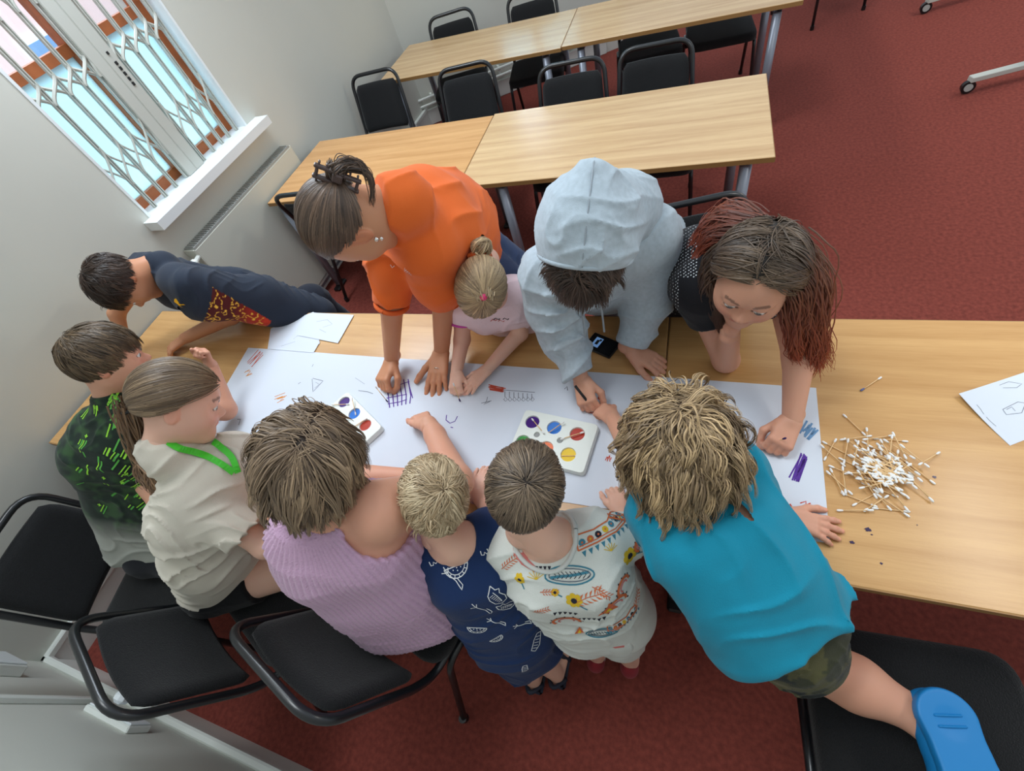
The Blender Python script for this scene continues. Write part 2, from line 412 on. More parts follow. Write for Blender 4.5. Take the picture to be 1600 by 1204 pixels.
        tb = wr+d*L*.16+sd*Wd*.42+pn*L*.04; td = nrm(d*(1-thumb*.45)+sd*thumb+pn*.35*tcurl); t1 = tb+td*L*.26
        td2 = nrm(td*(1-tcurl*.4)+d*.55*tcurl-sd*.45*tcurl+pn*.35*tcurl); t2 = t1+td2*L*.20; td3 = nrm(td2+d*.3*tcurl-sd*.5*tcurl); t3 = t2+td3*L*.13
        f.chain([tb, t1, t2, t3], [L*.075, L*.068, L*.062, L*.052], .006); tips.append(([t1,t2,t3], L*.058))
        V, F = f.mesh(h); t = np.ones((len(V), 3))
        for ps, r0 in tips:
            e = np.asarray(ps[-1]); bk = nrm(ps[-1]-ps[-2]); nn = nrm(-pn+bk*(pn@bk)); q = e+nn*r0*.75
            dd = np.linalg.norm(V-q, axis=1); t[dd < r0*.62] = (1.12,1.0,.98)
            for w_ in ps[1:-1]:
                q = np.asarray(w_)-pn*r0; t[np.linalg.norm(V-q, axis=1) < r0*.55] *= (.95,.86,.84)
        s.addbody(V, F, t); return tips
def collar(g, per, mid, r0=.065, r1=None, end=-.46, k=.025, yb=-.13, dz=-.24):
    H = per.hd[4]; m_ = per.W(0,yb,end+dz); r1 = r1 or .245*H; g.cone(mid, m_, r0, r1*1.08, k); g.cone(m_, per.W(0,-.155,end), r1*1.08, r1, k, cut=0.)
def torso(f, shL, shR, chest, belly, pelvis, rs, hip=None, infl=0.0, k=.05, hipw=.5, lat=None):
    """rs = shoulder, chest, belly, pelvis radii; paired cones make the trunk wider than deep"""
    shL, shR, chest, belly, pelvis = [np.asarray(a, float) for a in (shL, shR, chest, belly, pelvis)]
    sv = (shR-shL); w_ = np.linalg.norm(sv); sn = sv/w_; mid = (shL+shR)/2; lat = sn if lat is None else nrm(lat)
    f.cone(shL, shR, rs[0]+infl, rs[0]+infl, k)
    o0, o1, o2, o3 = [max(.0, w_*.5-rs[0]*.3)*x for x in (.62, .58, .5, .55)]
    for q in (-1, 1):
        f.cone(mid+sn*o0*q*1.1, chest+lat*o1*q, rs[0]*.95+infl, rs[1]+infl, k)
        f.cone(chest+lat*o1*q, belly+lat*o2*q, rs[1]+infl, rs[2]+infl, k)
        f.cone(belly+lat*o2*q, pelvis+lat*o3*q, rs[2]+infl, rs[3]+infl, k)
def wrink(amp, sc_, seed, axis=None, st=3.0, rib=0):
    a = nrm(axis) if axis is not None else A3(0,0,1)
    def g(X):
        wv = vnoise(X, sc_*.45, seed); w2 = vnoise(X+.7, sc_*.8, seed+5)
        ph = (X@a)*sc_*4.6+wv*4.2+w2*1.6; r1 = (1-np.abs(np.sin(ph)))**1.8
        b_ = nrm(np.cross(a, A3(.3,.5,.8))); ph2 = (X@(a*.5+b_))*sc_*3.8+w2*5.0; r2 = (1-np.abs(np.sin(ph2)))**2.2
        m1 = np.clip(.35+vnoise(X-.4, sc_*.7, seed+9)*1.3, 0, 1); m2 = np.clip(.2+vnoise(X+1.4, sc_*.8, seed+13)*1.3, 0, 1)
        return -amp*1.15*(r1*m1+r2*m2*.8)+amp*.4*wv
    return g
def garment(per, name, f, h, colf, disp=None, matn='cloth'):
    V, F = f.mesh(h, disp); c = colf(V) if callable(colf) else np.tile(np.array(colf), (len(V), 1))
    o = mesh_obj(name, V, F, M[matn], per.root, col=c); o['_t'] = 1; del o['_t']
    return o, V, F
# printed motifs: thin coloured shapes pressed on to a surface, kept in the surface's own mesh
class Prints:
    def __init__(s, obj, V, F, thing):
        s.o = obj; s.b = BVHTree.FromPolygons([tuple(v) for v in V], [tuple(int(i) for i in f) for f in F]); s.V = []; s.F = []; s.M = []; s.n = 0; s.mats = []; s.thing = thing
    def mi(s, m):
        if m not in s.mats: s.mats.append(m)
        return s.mats.index(m)
    def at(s, u, v):
        d = nrm(ray(u, v)); h = s.b.ray_cast(Vector(CAM), Vector(d))
        return None if h[0] is None else (np.array(h[0]), np.array(h[1]))
    def frame(s, p, n, ang):
        r, u, t = view_frame(p)
        if n@t < 0: n = -n
        a = r*math.cos(ang)+u*math.sin(ang); a = nrm(a-n*(a@n)); return a, np.cross(n, a), n
    def stick(s, q, n, off):
        h = s.b.ray_cast(Vector(q+n*.04), Vector(-n), .09)
        if h[0] is None: return None
        return np.array(h[0])+n*off
    def ribbon(s, fr, p, pts, w_, m, off=.0012):
        a, b, n = fr; out = []
        dense = []
        for i in range(len(pts)-1):
            L = math.hypot(pts[i+1][0]-pts[i][0], pts[i+1][1]-pts[i][1]); k = max(1, int(L/.005))
            for j in range(k): dense.append((pts[i][0]+(pts[i+1][0]-pts[i][0])*j/k, pts[i][1]+(pts[i+1][1]-pts[i][1])*j/k))
        dense.append(pts[-1])
        for i, q in enumerate(dense):
            q0 = dense[max(i-1,0)]; q1 = dense[min(i+1,len(dense)-1)]; dx, dy = q1[0]-q0[0], q1[1]-q0[1]; L = math.hypot(dx, dy)+1e-9
            nx, ny = -dy/L*w_/2, dx/L*w_/2
            A = s.stick(p+a*(q[0]+nx)+b*(q[1]+ny), n, off); B = s.stick(p+a*(q[0]-nx)+b*(q[1]-ny), n, off)
            if A is None or B is None: return
            out.append((A, B))
        for i, (A, B) in enumerate(out):
            s.V += [A, B]
            if i: s.F.append((s.n+2*i-2, s.n+2*i-1, s.n+2*i+1, s.n+2*i)); s.M.append(s.mi(m))
        s.n += 2*len(out)
    def blob(s, fr, p, outl, m, off=.001):
        a, b, n = fr; cx = sum(q[0] for q in outl)/len(outl); cy = sum(q[1] for q in outl)/len(outl); K = len(outl); V = []
        R_ = max(math.hypot(q[0]-cx, q[1]-cy) for q in outl); rings = max(1, int(R_/.006))
        c = s.stick(p+a*cx+b*cy, n, off)
        if c is None: return
        V.append(c)
        for j in range(1, rings+1):
            for q in outl:
                e = s.stick(p+a*(cx+(q[0]-cx)*j/rings)+b*(cy+(q[1]-cy)*j/rings), n, off)
                if e is None: return
                V.append(e)
        F = [(0, 1+i, 1+(i+1)%K) for i in range(K)]
        for j in range(rings-1):
            for i in range(K): F.append((1+j*K+i, 1+(j+1)*K+i, 1+(j+1)*K+(i+1)%K, 1+j*K+(i+1)%K))
        s.V += V; s.F += [tuple(x+s.n for x in f) for f in F]; s.M += [s.mi(m)]*len(F); s.n += len(V)
    def done(s):
        if not s.V: return
        me = s.o.data; n0 = len(me.vertices); m0 = len(me.materials)
        base = np.array(s.thing.location)
        V = [tuple(v.co) for v in me.vertices]+[tuple(np.asarray(v)-base) for v in s.V]
        F = [tuple(p.vertices) for p in me.polygons]+[tuple(x+n0 for x in f) for f in s.F]
        MI = [p.material_index for p in me.polygons]+[m0+x for x in s.M]
        col = np.ones((len(V), 4), np.float32)
        if 'Col' in me.color_attributes:
            tmp = np.empty(n0*4, np.float32); me.color_attributes['Col'].data.foreach_get('color', tmp); col[:n0] = tmp.reshape(-1, 4)
        new = bpy.data.meshes.new(me.name); new.from_pydata(V, [], F)
        for m in list(me.materials)+[M[x] for x in s.mats]: new.materials.append(m)
        new.polygons.foreach_set('material_index', np.array(MI, np.int32)); new.polygons.foreach_set('use_smooth', [True]*len(F))
        at = new.color_attributes.new('Col', 'FLOAT_COLOR', 'POINT'); at.data.foreach_set('color', col.ravel()); new.update()
        s.o.data = new
def circ(r, n=12, cx=0, cy=0, ry=None, wob=0, rnd=None):
    ry = ry or r
    return [(cx+(r*(1+(rnd.uniform(-wob, wob) if rnd else 0)))*math.cos(2*PI*i/n), cy+ry*math.sin(2*PI*i/n)) for i in range(n)]
# --- hair: a scalp cap plus many tapered locks that run away from the crown, hug the skull and then fall
def hair(per, n=4000, length=.06, crown=(0,-.45,.9), grav=.0, width=.003, c1=(60,44,34), c2=(120,96,70), tip=None, part=None, wave=0., wfreq=40, off=.008, lift=.02, front=.42, back=-.5, seg=8, seed=1, tie=None, gdir=(0,0,-1), name='hair', capoff=.004, jit=.25, tipw=.1, side=.0, clump=14, cspread=.10, top=None, pull=.12, cap=True, contrast=1.0, gfront=True, frontlen=1.0, facecut=False):
    rnd = np.random.RandomState(seed); c, rt, fw, up, H = per.hd; ax = np.stack([rt, fw, up]); K_ = H/.21
    C0 = c+up*.13*H-fw*.04*H; RR = A3(.335,.42,.37)*H
    def hairline(d):
        lim = np.interp(d[:,1], [-1,-.3,.1,.5,1], [back, back+.02, side-.08, front*.6, front]); return d[:,2] > lim
    V = []; F = []; Cc = []; c1 = np.array(srgb(*c1)); c2 = np.array(srgb(*c2)); tipc = None if tip is None else np.array(srgb(*tip)); nn = 0
    if cap:
        m = MB(); m.ball((0,0,0), 1.0, 64); U = m.V[0]; ok = hairline(U+A3(0,0,-.04)); P0 = U*(RR+capoff*K_)
        V.append(P0@ax+C0); F += [f for f in m.F if all(ok[i] for i in f)]; nn = len(U); Cc.append(np.tile(c1*.8, (nn,1)))
    nc = max(1, n//clump); D = rnd.normal(size=(nc*6, 3)); D /= np.linalg.norm(D, axis=1)[:,None]; D = D[hairline(D)][:nc]; nc = len(D)
    ci = np.repeat(np.arange(nc), clump); N = len(ci); lead = (np.arange(N)//clump)*clump
    j0 = rnd.normal(size=(N,3))*cspread; j0[lead[::1] == np.arange(N)] = 0
    d = D[ci]+j0; d /= np.linalg.norm(d, axis=1)[:,None]
    bad = ~hairline(d); d[bad] = D[ci][bad]
    cl = lambda x: x[ci]
    o = (capoff+off*(cl(rnd.uniform(.2,1,nc))*.6+rnd.uniform(.1,1,N)*.4))*K_; RO = RR[None]+o[:,None]
    p = d*RO; L = length*cl(rnd.uniform(.8,1.12,nc))*rnd.uniform(.85,1.08,N)
    if tie is not None:
        tie = nrm(tie); arc = np.arccos(np.clip(d@tie, -1, 1))*RR.mean()*1.03; L = np.minimum(arc*rnd.uniform(.88,1.02,N), .5)
    if top is not None: L = L*np.interp(d[:,2], [0,.8], [1, top])
    L = L*np.interp(d[:,1], [.1,.6], [1, frontlen])
    st = L/seg; crn = nrm(crown)
    cen = crn[None]
    if part is not None:
        pb = nrm(part); om = math.acos(max(-1, min(1, float(crn@pb)))); arc_ = np.array([(math.sin((1-f_)*om)*crn+math.sin(f_*om)*pb)/math.sin(om) for f_ in np.linspace(0, 1, 40)])
        cen = arc_[np.argmax(d@arc_.T, axis=1)]
    t = d-cen; t -= d*(np.sum(t*d,1))[:,None]; hd_ = t/(np.linalg.norm(t,axis=1)[:,None]+1e-9)+cl(rnd.normal(size=(nc,3)))*jit+rnd.normal(size=(N,3))*jit*.3+d*lift
    unit = lambda a: a/(np.linalg.norm(a,axis=1)[:,None]+1e-9); hd_ = unit(hd_)
    ph = cl(rnd.uniform(0,2*PI,nc))+rnd.normal(size=N)*.35; wd = unit(cl(unit(rnd.normal(size=(nc,3))))+rnd.normal(size=(N,3))*.15); fr = wfreq*cl(rnd.uniform(.75,1.3,nc)); gl = (ax@nrm(gdir))[None]; gw = np.clip(d[:,1:2]*2.5, 0, 1)*(1 if gfront else 0); gl = gl*(1-gw)+(ax@A3(0,0,-1))[None]*gw
    wrand = cl(rnd.uniform(.5,1.3,nc))
    pts = [p.copy()]
    for j in range(seg):
        t_ = (j+1)/seg
        if tie is not None:
            dn = unit(p/RO); t = tie[None]-dn; t -= dn*np.sum(t*dn,1)[:,None]; hd_ = unit(unit(t)+cl(rnd.normal(size=(nc,3)))*.0+rnd.normal(size=(N,3))*.04)
            p = p+hd_*st[:,None]; q = p/RO; p = p/np.linalg.norm(q,axis=1)[:,None]
        else:
            hd_ = unit(hd_+gl*grav*t_)
            h2 = hd_
            if wave:
                w1 = unit(np.cross(hd_, wd)); h2 = unit(hd_+(wave*wrand)[:,None]*(w1*np.sin(fr*t_*L+ph)[:,None]+wd*np.cos(fr*t_*L+ph)[:,None]*.8)*(t_**.6))
            p = p+h2*st[:,None]; p = p+(p[lead]-p)*pull*t_
            q = p/RO; r_ = np.linalg.norm(q,axis=1); ins = r_ < 1; p[ins] = p[ins]/r_[ins][:,None]
            near = r_ < 1.12; nr = unit(q/RO); dt = np.sum(hd_*nr,1)
            if grav < .3: hd_ = np.where(near[:,None], hd_-nr*(dt*.75)[:,None]+nr*lift*.25, hd_-nr*.25); hd_ = unit(hd_)
            else: hd_ = np.where(near[:,None], hd_-nr*np.minimum(dt,0)[:,None], hd_); hd_ = unit(hd_)
        pts.append(p.copy())
    PL = np.stack(pts, 1)
    if facecut:
        bad = ((PL[...,1] > .22*H) & (np.abs(PL[...,0]) < .27*H) & (PL[...,2] < .20*H)).any(1); kp = ~bad; PL = PL[kp]; ci = ci[kp]; N = len(PL); cl = lambda x: x[ci]
    PT = PL@ax+C0; k = seg+1
    T = np.empty_like(PT); T[:,1:-1] = PT[:,2:]-PT[:,:-2]; T[:,0] = PT[:,1]-PT[:,0]; T[:,-1] = PT[:,-1]-PT[:,-2]; T /= np.linalg.norm(T,axis=2)[...,None]+1e-9
    out = PT-C0; out /= np.linalg.norm(out,axis=2)[...,None]; out = out+rnd.normal(size=(N,1,3))*.25; sd = np.cross(T, out); sd /= np.linalg.norm(sd,axis=2)[...,None]+1e-9; up_ = np.cross(sd, T)
    jj = np.arange(k); prof = np.where(jj < k*.55, 1, 1-(1-tipw)*(jj-k*.55)/(k*.45))*(.6+.4*np.minimum(1, jj/1.5)); ww = (width*rnd.uniform(.5,1.4,N))[:,None]*prof[None]
    A = PT-sd*ww[...,None]*.5; B = PT+up_*ww[...,None]*.3; Cx = PT+sd*ww[...,None]*.5
    VV = np.stack([A,B,Cx], 2).reshape(-1,3)
    mixv = np.clip(cl(rnd.uniform(0,1,nc)**1.3)*.75*contrast+rnd.uniform(0,.35,N), 0, 1)[:,None]; cb = (c1*(1-mixv)+c2*mixv)*rnd.uniform(.8,1.15,N)[:,None]
    tt = (jj/(k-1))[None,:,None]
    col = np.repeat(cb[:,None], k, 1) if tipc is None else cb[:,None]*(1-tt)+tipc*tt*rnd.uniform(.8,1.2,N)[:,None,None]
    col = np.repeat(col[:,:,None], 3, 2).reshape(-1,3)
    b0 = (np.arange(N)*k*3)[:,None,None]+(np.arange(k-1)*3)[None,:,None]; b0 = b0+nn
    Q = np.concatenate([b0+np.array([0,1,4,3]), b0+np.array([1,2,5,4])], 1).reshape(-1,4)
    F = F+[tuple(x) for x in Q.tolist()]
    return mesh_obj(name, np.concatenate(V+[VV]), F, M['hair'], per.root, col=np.clip(np.concatenate(Cc+[col]), 0, 1))
def locks(per, name, guides, n=200, spread=.01, width=.004, c1=(60,44,34), c2=(120,96,70), tip=None, wave=.004, seed=1, taper=.4, tipspread=1.0, flare=0):
    """free hanging hair: many strands following a guide curve"""
    rnd = np.random.RandomState(seed); V = []; F = []; Cc = []; nn = 0; c1 = np.array(srgb(*c1)); c2 = np.array(srgb(*c2)); tipc = None if tip is None else np.array(srgb(*tip))
    G = [np.array(bez(g, 6)) for g in guides]
    for i in range(n):
        g = G[rnd.randint(len(G))]; k = len(g); off = rnd.normal(size=3)*spread; ph = rnd.uniform(0, 6.28, 3); fq = rnd.uniform(1.5, 4)
        ke = int(k*rnd.uniform(.75, 1.0)); mixv = rnd.uniform(0,1); cb = (c1*(1-mixv)+c2*mixv)*rnd.uniform(.75,1.2); W_ = width*rnd.uniform(.5,1.3); vs = []; cs = []
        for j in range(ke):
            t = j/(k-1); sp = (1-t)*1.0+t*tipspread
            p = g[j]+off*sp*(math.sin(PI*min(1, t*1.2+.25))*.6+.4)+wave*t*np.sin(ph+fq*2*PI*t)+flare*t*t*off/spread*.01
            tt = nrm(g[min(j+1,k-1)]-g[max(j-1,0)]); vw = nrm(CAM-p)*.5+nrm(rnd.normal(size=3))*.1+A3(0,0,.5); sd = nrm(np.cross(tt, vw)); ww = W_*(1 if j < ke*.6 else 1-.85*(j-ke*.6)/(ke*.4))
            vs += [p-sd*ww*.5, p+np.cross(sd, tt)*ww*.25, p+sd*ww*.5]
            cs += [cb if tipc is None else cb*(1-t**1.1)+tipc*(t**1.1)*rnd.uniform(.8,1.1)]*3
        V.append(np.array(vs)); Cc.append(np.array(cs))
        for j in range(ke-1): F += [(nn+3*j, nn+3*j+1, nn+3*j+4, nn+3*j+3), (nn+3*j+1, nn+3*j+2, nn+3*j+5, nn+3*j+4)]
        nn += len(vs)
    return mesh_obj(name, np.concatenate(V), F, M['hair'], per.root, col=np.clip(np.concatenate(Cc), 0, 1))
# ---------------------------------------------------------------- the room
def struct(o): o['kind'] = 'structure'; return o
YB = -1.575; YC = 3.255
m = MB(); m.box((2.6, 1.6, -.02), (9.4, 7.6, .04)); struct(m.build('floor', M['carpet']))
# window wall (x = 0) with its opening
wy0, wy1, wz0, wz1 = .335, 1.217, 1.05, 2.25
m = MB()
for y0, y1, z0, z1 in ((YB-.1, wy0, 0, 5.6), (wy1, YC, 0, 5.6), (wy0, wy1, 0, wz0), (wy0, wy1, wz1, 5.6)):  # upper part extended above room height to block the street lamp
    m.box((-.15, (y0+y1)/2, (z0+z1)/2), (.30, y1-y0, z1-z0))
struct(m.build('wall_left', M['wall']))
m = MB(); m.box((2.5, YB-.08, 1.35), (5.2, .16, 2.7)); struct(m.build('wall_near', M['wall']))
# slanting far wall with a second window above the edge of the picture
wd = nrm(A3(.853, .522, 0)); wn = A3(wd[1], -wd[0], 0); ax = np.stack([wd, -wn, A3(0,0,1)]); C0 = A3(0, YC, 0)-wd*.1
def onw(s_, off, z): return C0+wd*s_+wn*off+A3(0,0,z)
m = MB()
for s0, s1, z0, z1 in ((0, .95, 0, 4.6), (1.85, 1.98, 0, 4.6), (.95, 1.85, 0, 1.02), (.95, 1.85, 2.2, 4.6)):  # also carried up higher to keep the street lamp's light out
    m.box(onw((s0+s1)/2, -.1, (z0+z1)/2), (s1-s0, .2, z1-z0), ax)
struct(m.build('wall_far', M['wall']))
m = MB(); m.box(onw(1.98, -.6, 1.35)+wd*.1, (.2, 1.2, 2.7), ax); struct(m.build('wall_return', M['wall']))
m = MB(); m.box(onw(1.0, .012, .07), (2.0, .024, .14), ax, .006); struct(m.build('baseboard_far', M['trim']))
m = MB(); m.box(onw(1.0, .05, .19), (1.9, .022, .022), ax, .006); m.box(onw(1.0, .05, .25), (1.9, .022, .022), ax, .006)
for s_ in (.2, .9, 1.6): m.box(onw(s_, .025, .22), (.02, .05, .09), ax)
struct(m.build('trim_1', M['trim']))
m = MB(); m.box((.010, (YB+YC)/2, .065), (.020, YC-YB, .13)); m.box((.014, (YB+YC)/2, .147), (.028, YC-YB, .035), None, .006); struct(m.build('baseboard_left', M['trim']))
m = MB(); m.box((2.5, YB+.010, .065), (5.0, .020, .13)); m.box((2.5, YB+.014, .147), (5.0, .028, .035), None, .006); struct(m.build('baseboard_near', M['trim']))
m = MB(); m.tube([(.05, -.2, .075), (.05, 2.9, .075)], .011, 10); m.tube([(.05, 1.45, .16), (.05, 2.9, .16)], .010, 10); 
for y in (.1, 1.5, 2.2, 2.8): m.box((.03, y, .075), (.06, .02, .03))
struct(m.build('trim_2', M['trim'], smooth=False))

def window(name, T, y0, y1, z0, z1, ns, orange=True):
    """T maps (across, depth into the room, height) to the room"""
    r = root(name, T(y0, 0, z0), None, None); r['kind'] = 'structure'
    def box(mb, a0, a1, d0, d1, c0, c1, mm=0):
        V = [T(a, d, c) for a in (a0, a1) for d in (d0, d1) for c in (c0, c1)]
        mb.add(V, [(0,1,3,2),(4,6,7,5),(0,4,5,1),(2,3,7,6),(0,2,6,4),(1,5,7,3)], mm)
    f = MB(); D0, D1 = -.17, -.11; mid = (y0+y1)/2-.03
    for a0, a1 in ((y0, y0+.05), (y1-.05, y1), (mid-.03, mid+.03)): box(f, a0, a1, D0, D1, z0, z1)
    for c0, c1 in ((z0, z0+.05), (z0+.585, z0+.63), (z1-.05, z1)): box(f, y0, y1, D0+.005, D1-.005, c0, c1)
    f.build('window_frame', M['orange_wood'], r)
    g = MB(); box(g, y0+.05, y1-.05, -.145, -.140, z0+.05, z0+.585); g.build('frosted_pane', M['frost'], r)
    g = MB(); box(g, y0+.05, y1-.05, -.145, -.140, z0+.63, z1-.05); g.build('clear_pane', M['glass'], r)
    s = MB(); box(s, y0-.045, y1+.095, .0, .10, z0-.045, z0); box(s, y0, y1, -.30, .01, z0-.04, z0+.001); s.build('window_sill', M['white'], r)
    j = MB()
    for a0, a1 in ((y0-.002, y0+.012), (y1-.012, y1+.002)): box(j, a0, a1, -.11, .004, z0, z1)
    j.build('window_reveal', M['white'], r); return r
fm = bpy.data.materials.new('frosted_glass'); fm.use_nodes = True; nt = fm.node_tree; nt.nodes.clear()
o_ = nt.nodes.new('ShaderNodeOutputMaterial'); mx = nt.nodes.new('ShaderNodeMixShader'); t_ = nt.nodes.new('ShaderNodeBsdfTranslucent'); g_ = nt.nodes.new('ShaderNodeBsdfGlossy'); g_.inputs['Roughness'].default_value = .3; mx.inputs[0].default_value = .05
t_.inputs[0].default_value = (.62, .86, .93, 1)
nt.links.new(t_.outputs[0], mx.inputs[1]); nt.links.new(g_.outputs[0], mx.inputs[2]); nt.links.new(mx.outputs[0], o_.inputs[0]); M['frost'] = fm
gm = bpy.data.materials.new('clear_glass'); gm.use_nodes = True; nt = gm.node_tree; nt.nodes.clear()
o_ = nt.nodes.new('ShaderNodeOutputMaterial'); mx = nt.nodes.new('ShaderNodeMixShader'); t_ = nt.nodes.new('ShaderNodeBsdfTransparent'); g_ = nt.nodes.new('ShaderNodeBsdfGlossy'); g_.inputs['Roughness'].default_value = .02; mx.inputs[0].default_value = .06
t_.inputs[0].default_value = (.93,.96,1,1)
nt.links.new(t_.outputs[0], mx.inputs[1]); nt.links.new(g_.outputs[0], mx.inputs[2]); nt.links.new(mx.outputs[0], o_.inputs[0]); M['glass'] = gm
window('window_1', lambda a, d, c: (d, a, c), wy0, wy1, wz0, wz1, 4)
window('window_2', lambda a, d, c: onw(a, d, c), .95, 1.85, 1.02, 2.2, 4)
# folding lattice security grille
def grille():
    r = root('security_grille', (-.03, .75, wz0), 'cream folding lattice security grille drawn across the window above the sill', 'window grille')
    X = -.035; zt = 2.2
    bars = [.345, .424, .513, .598, .686, .845, .937, 1.019, 1.09, 1.166]; bars = sorted(bars)
    for y in bars:
        b = MB(); b.box((X-.004, y-.006, (wz0+zt)/2), (.016, .005, zt-wz0)); b.box((X-.004, y+.006, (wz0+zt)/2), (.016, .005, zt-wz0)); b.build('bar', M['grille'], r)
    for y, w_ in ((.724, .064), (.789, .066)):
        b = MB(); b.box((X, y, (wz0+zt)/2), (.03, w_, zt-wz0), None, .004); b.build('stile', M['grille'], r)
    lk = MB()
    for k in range(5): lk.box((X+.017, .792, 1.47+.022*k), (.004, .012, .014))  # dark blocks stand for the lettering on the stile
    lk.box((X+.017, .79, 1.60), (.004, .01, .012)); lk.build('stile_lettering', M['black_plastic'], r)
    def lattice(ys, zc, h, w_, nm):
        b = MB()
        for i in range(len(ys)-1):
            a, c_ = ys[i], ys[i+1]
            for q in (1, -1):     # S-shaped flat links crossing between neighbouring bars
                pts = []
                for k in range(13):
                    t = k/12; s_ = t*t*(3-2*t); pts.append((X+.006*q, a+(c_-a)*s_, zc+q*h*(t-.5)*2*.5))
                b.tube(pts, w_*1.25, 6)
        b.build(nm, M['grille'], r)
    L = [.345, .424, .513, .598, .686]; R_ = [.845, .937, 1.019, 1.09, 1.166]
    L = [.34]+L[1:]+[.70]; R2 = [.81]+R_
    for ys in (L, R2):
        lattice(ys, 1.27, .18, .0045, 'lattice_link'); lattice(ys, 1.59, .085, .006, 'lattice_link'); lattice(ys, 1.91, .18, .0045, 'lattice_link')
grille()
# radiator under the window
def radiator():
    r = root('radiator', (.05, .84, .09), 'flat cream panel radiator fixed to the wall below the window sill', 'radiator')
    m = MB(); m.box((.062, .845, .47), (.035, 1.02, .74), None, .008); m.build('panel', M['rad'], r)
    m = MB(); m.box((.040, .845, .842), (.075, 1.0, .010)); 
    for k in range(60): m.box((.040, .355+k*.0166, .849), (.06, .006, .006))
    m.build('top_grille', M['radgrey'], r)
    for y in (.338, 1.352): m = MB(); m.box((.040, y, .47), (.08, .012, .745), None, .004); m.build('side_cover', M['rad'], r)
    m = MB(); m.tube([(.09, .29, .80), (.09, .22, .80)], .022, 14); m.tube([(.09, .22, .80), (.09, .205, .80)], .026, 14); m.tube([(.07, .335, .80), (.09, .285, .80)], .012, 10); m.build('valve', M['trim'], r)
    m = MB(); m.tube([(.09, .27, .80), (.09, .27, .08)], .008, 8); m.build('pipe', M['trim'], r)
    m = MB(); m.box((.02, .845, .06), (.03, .9, .06)); m.build('bracket', M['steel'], r)
radiator()
# sockets and conduit on the near wall
def socket():
    r = root('wall_socket', (.80, YB, .33), 'white surface mounted double socket low on the near wall with a plug in it', 'socket')
    m = MB(); m.box((.79, YB+.011, .335), (.24, .022, .09), None, .004); m.build('back_box', M['trim'], r)
    m = MB(); m.box((.79, YB+.025, .335), (.23, .006, .08), None, .003); m.build('face_plate', M['white'], r)
    for x in (.74, .86): m = MB(); m.box((x, YB+.029, .362), (.02, .006, .012)); m.build('switch', M['radgrey'], r)
    p = MB(); p.box((.75, YB+.065, .325), (.05, .04, .05), None, .012); p.tube([(.75, YB+.07, .30), (.76, YB+.075, .25), (.80, YB+.04, .19)], .004, 8)
    prop(p.build('plug', M['white']), 'white mains plug and its flex pushed in the low wall socket', 'plug')
    m = MB(); m.box((.585, YB+.010, .80), (.03, .02, 1.02), None, .003); prop(m.build('cable_conduit', M['trim']), 'thin white cable conduit running down the near wall to the socket', 'conduit')
    r = root('socket_box', (.19, YB, .42), 'white socket box high in the bottom left corner of the near wall', 'socket')
    m = MB(); m.box((.19, YB+.02, .43), (.17, .04, .11), None, .004); m.build('back_box', M['trim'], r); m = MB(); m.box((.19, YB+.044, .43), (.16, .008, .10), None, .003); m.build('face_plate', M['white'], r)
socket()
m = MB(); m.box((.012, 2.55, .50), (.024, .16, .09), None, .004); b_ = prop(m.build('wall_socket', M['trim']), 'white double socket on the window wall behind the far left table', 'socket')
for y in (2.51, 2.59): m = MB(); m.box((.026, y, .51), (.004, .03, .03)); m.build('switch', M['white'], b_)
# house across the street
bm_ = bpy.data.materials.new('pale_brick'); bm_.use_nodes = True; nt = bm_.node_tree; b = nt.nodes['Principled BSDF']; br = nt.nodes.new('ShaderNodeTexBrick'); tc = nt.nodes.new('ShaderNodeTexCoord'); mp = nt.nodes.new('ShaderNodeMapping'); mp.inputs['Rotation'].default_value = (PI/2, 0, PI/2)
nt.links.new(tc.outputs['Object'], mp.inputs[0]); nt.links.new(mp.outputs[0], br.inputs[0]); br.inputs['Scale'].default_value = 4; br.inputs['Color1'].default_value = (*srgb(240,190,186), 1); br.inputs['Color2'].default_value = (*srgb(232,176,172), 1); br.inputs['Mortar'].default_value = (*srgb(225,200,195), 1); nt.links.new(br.outputs[0], b.inputs['Base Color'])
r = root('brick_building', (-7, 4, -3), 'pink brick building with white framed windows seen through the window panes', 'building')
m = MB(); m.box((-7.5, 6, 0), (1, 26, 9)); m.build('wall', bm_, r)
M['farpane'] = mat('far_window_pane', srgb(120,160,200), .1)
for y in (1.2, 3.2, 5.2, 7.2, 9.2):
    for z in (.5, -2.4):
        f = MB(); f.box((-6.98, y, z), (.06, 1.2, 1.6)); f.build('window_surround', M['white'], r)
        g = MB(); [g.box((-6.94, y+dy, z+dz), (.02, .5, .7)) for dy in (-.27, .27) for dz in (-.38, .38)]; g.build('window_pane', M['farpane'], r)
m = MB(); m.box((-6.9, 6, -1.0), (.2, 26, .3)); m.build('string_course', M['trim'], r)
m = MB(); m.box((-3.9, 4, -3.1), (6.4, 26, .1)); struct(m.build('trim_3', mat('pavement', srgb(200,205,210), .9)))

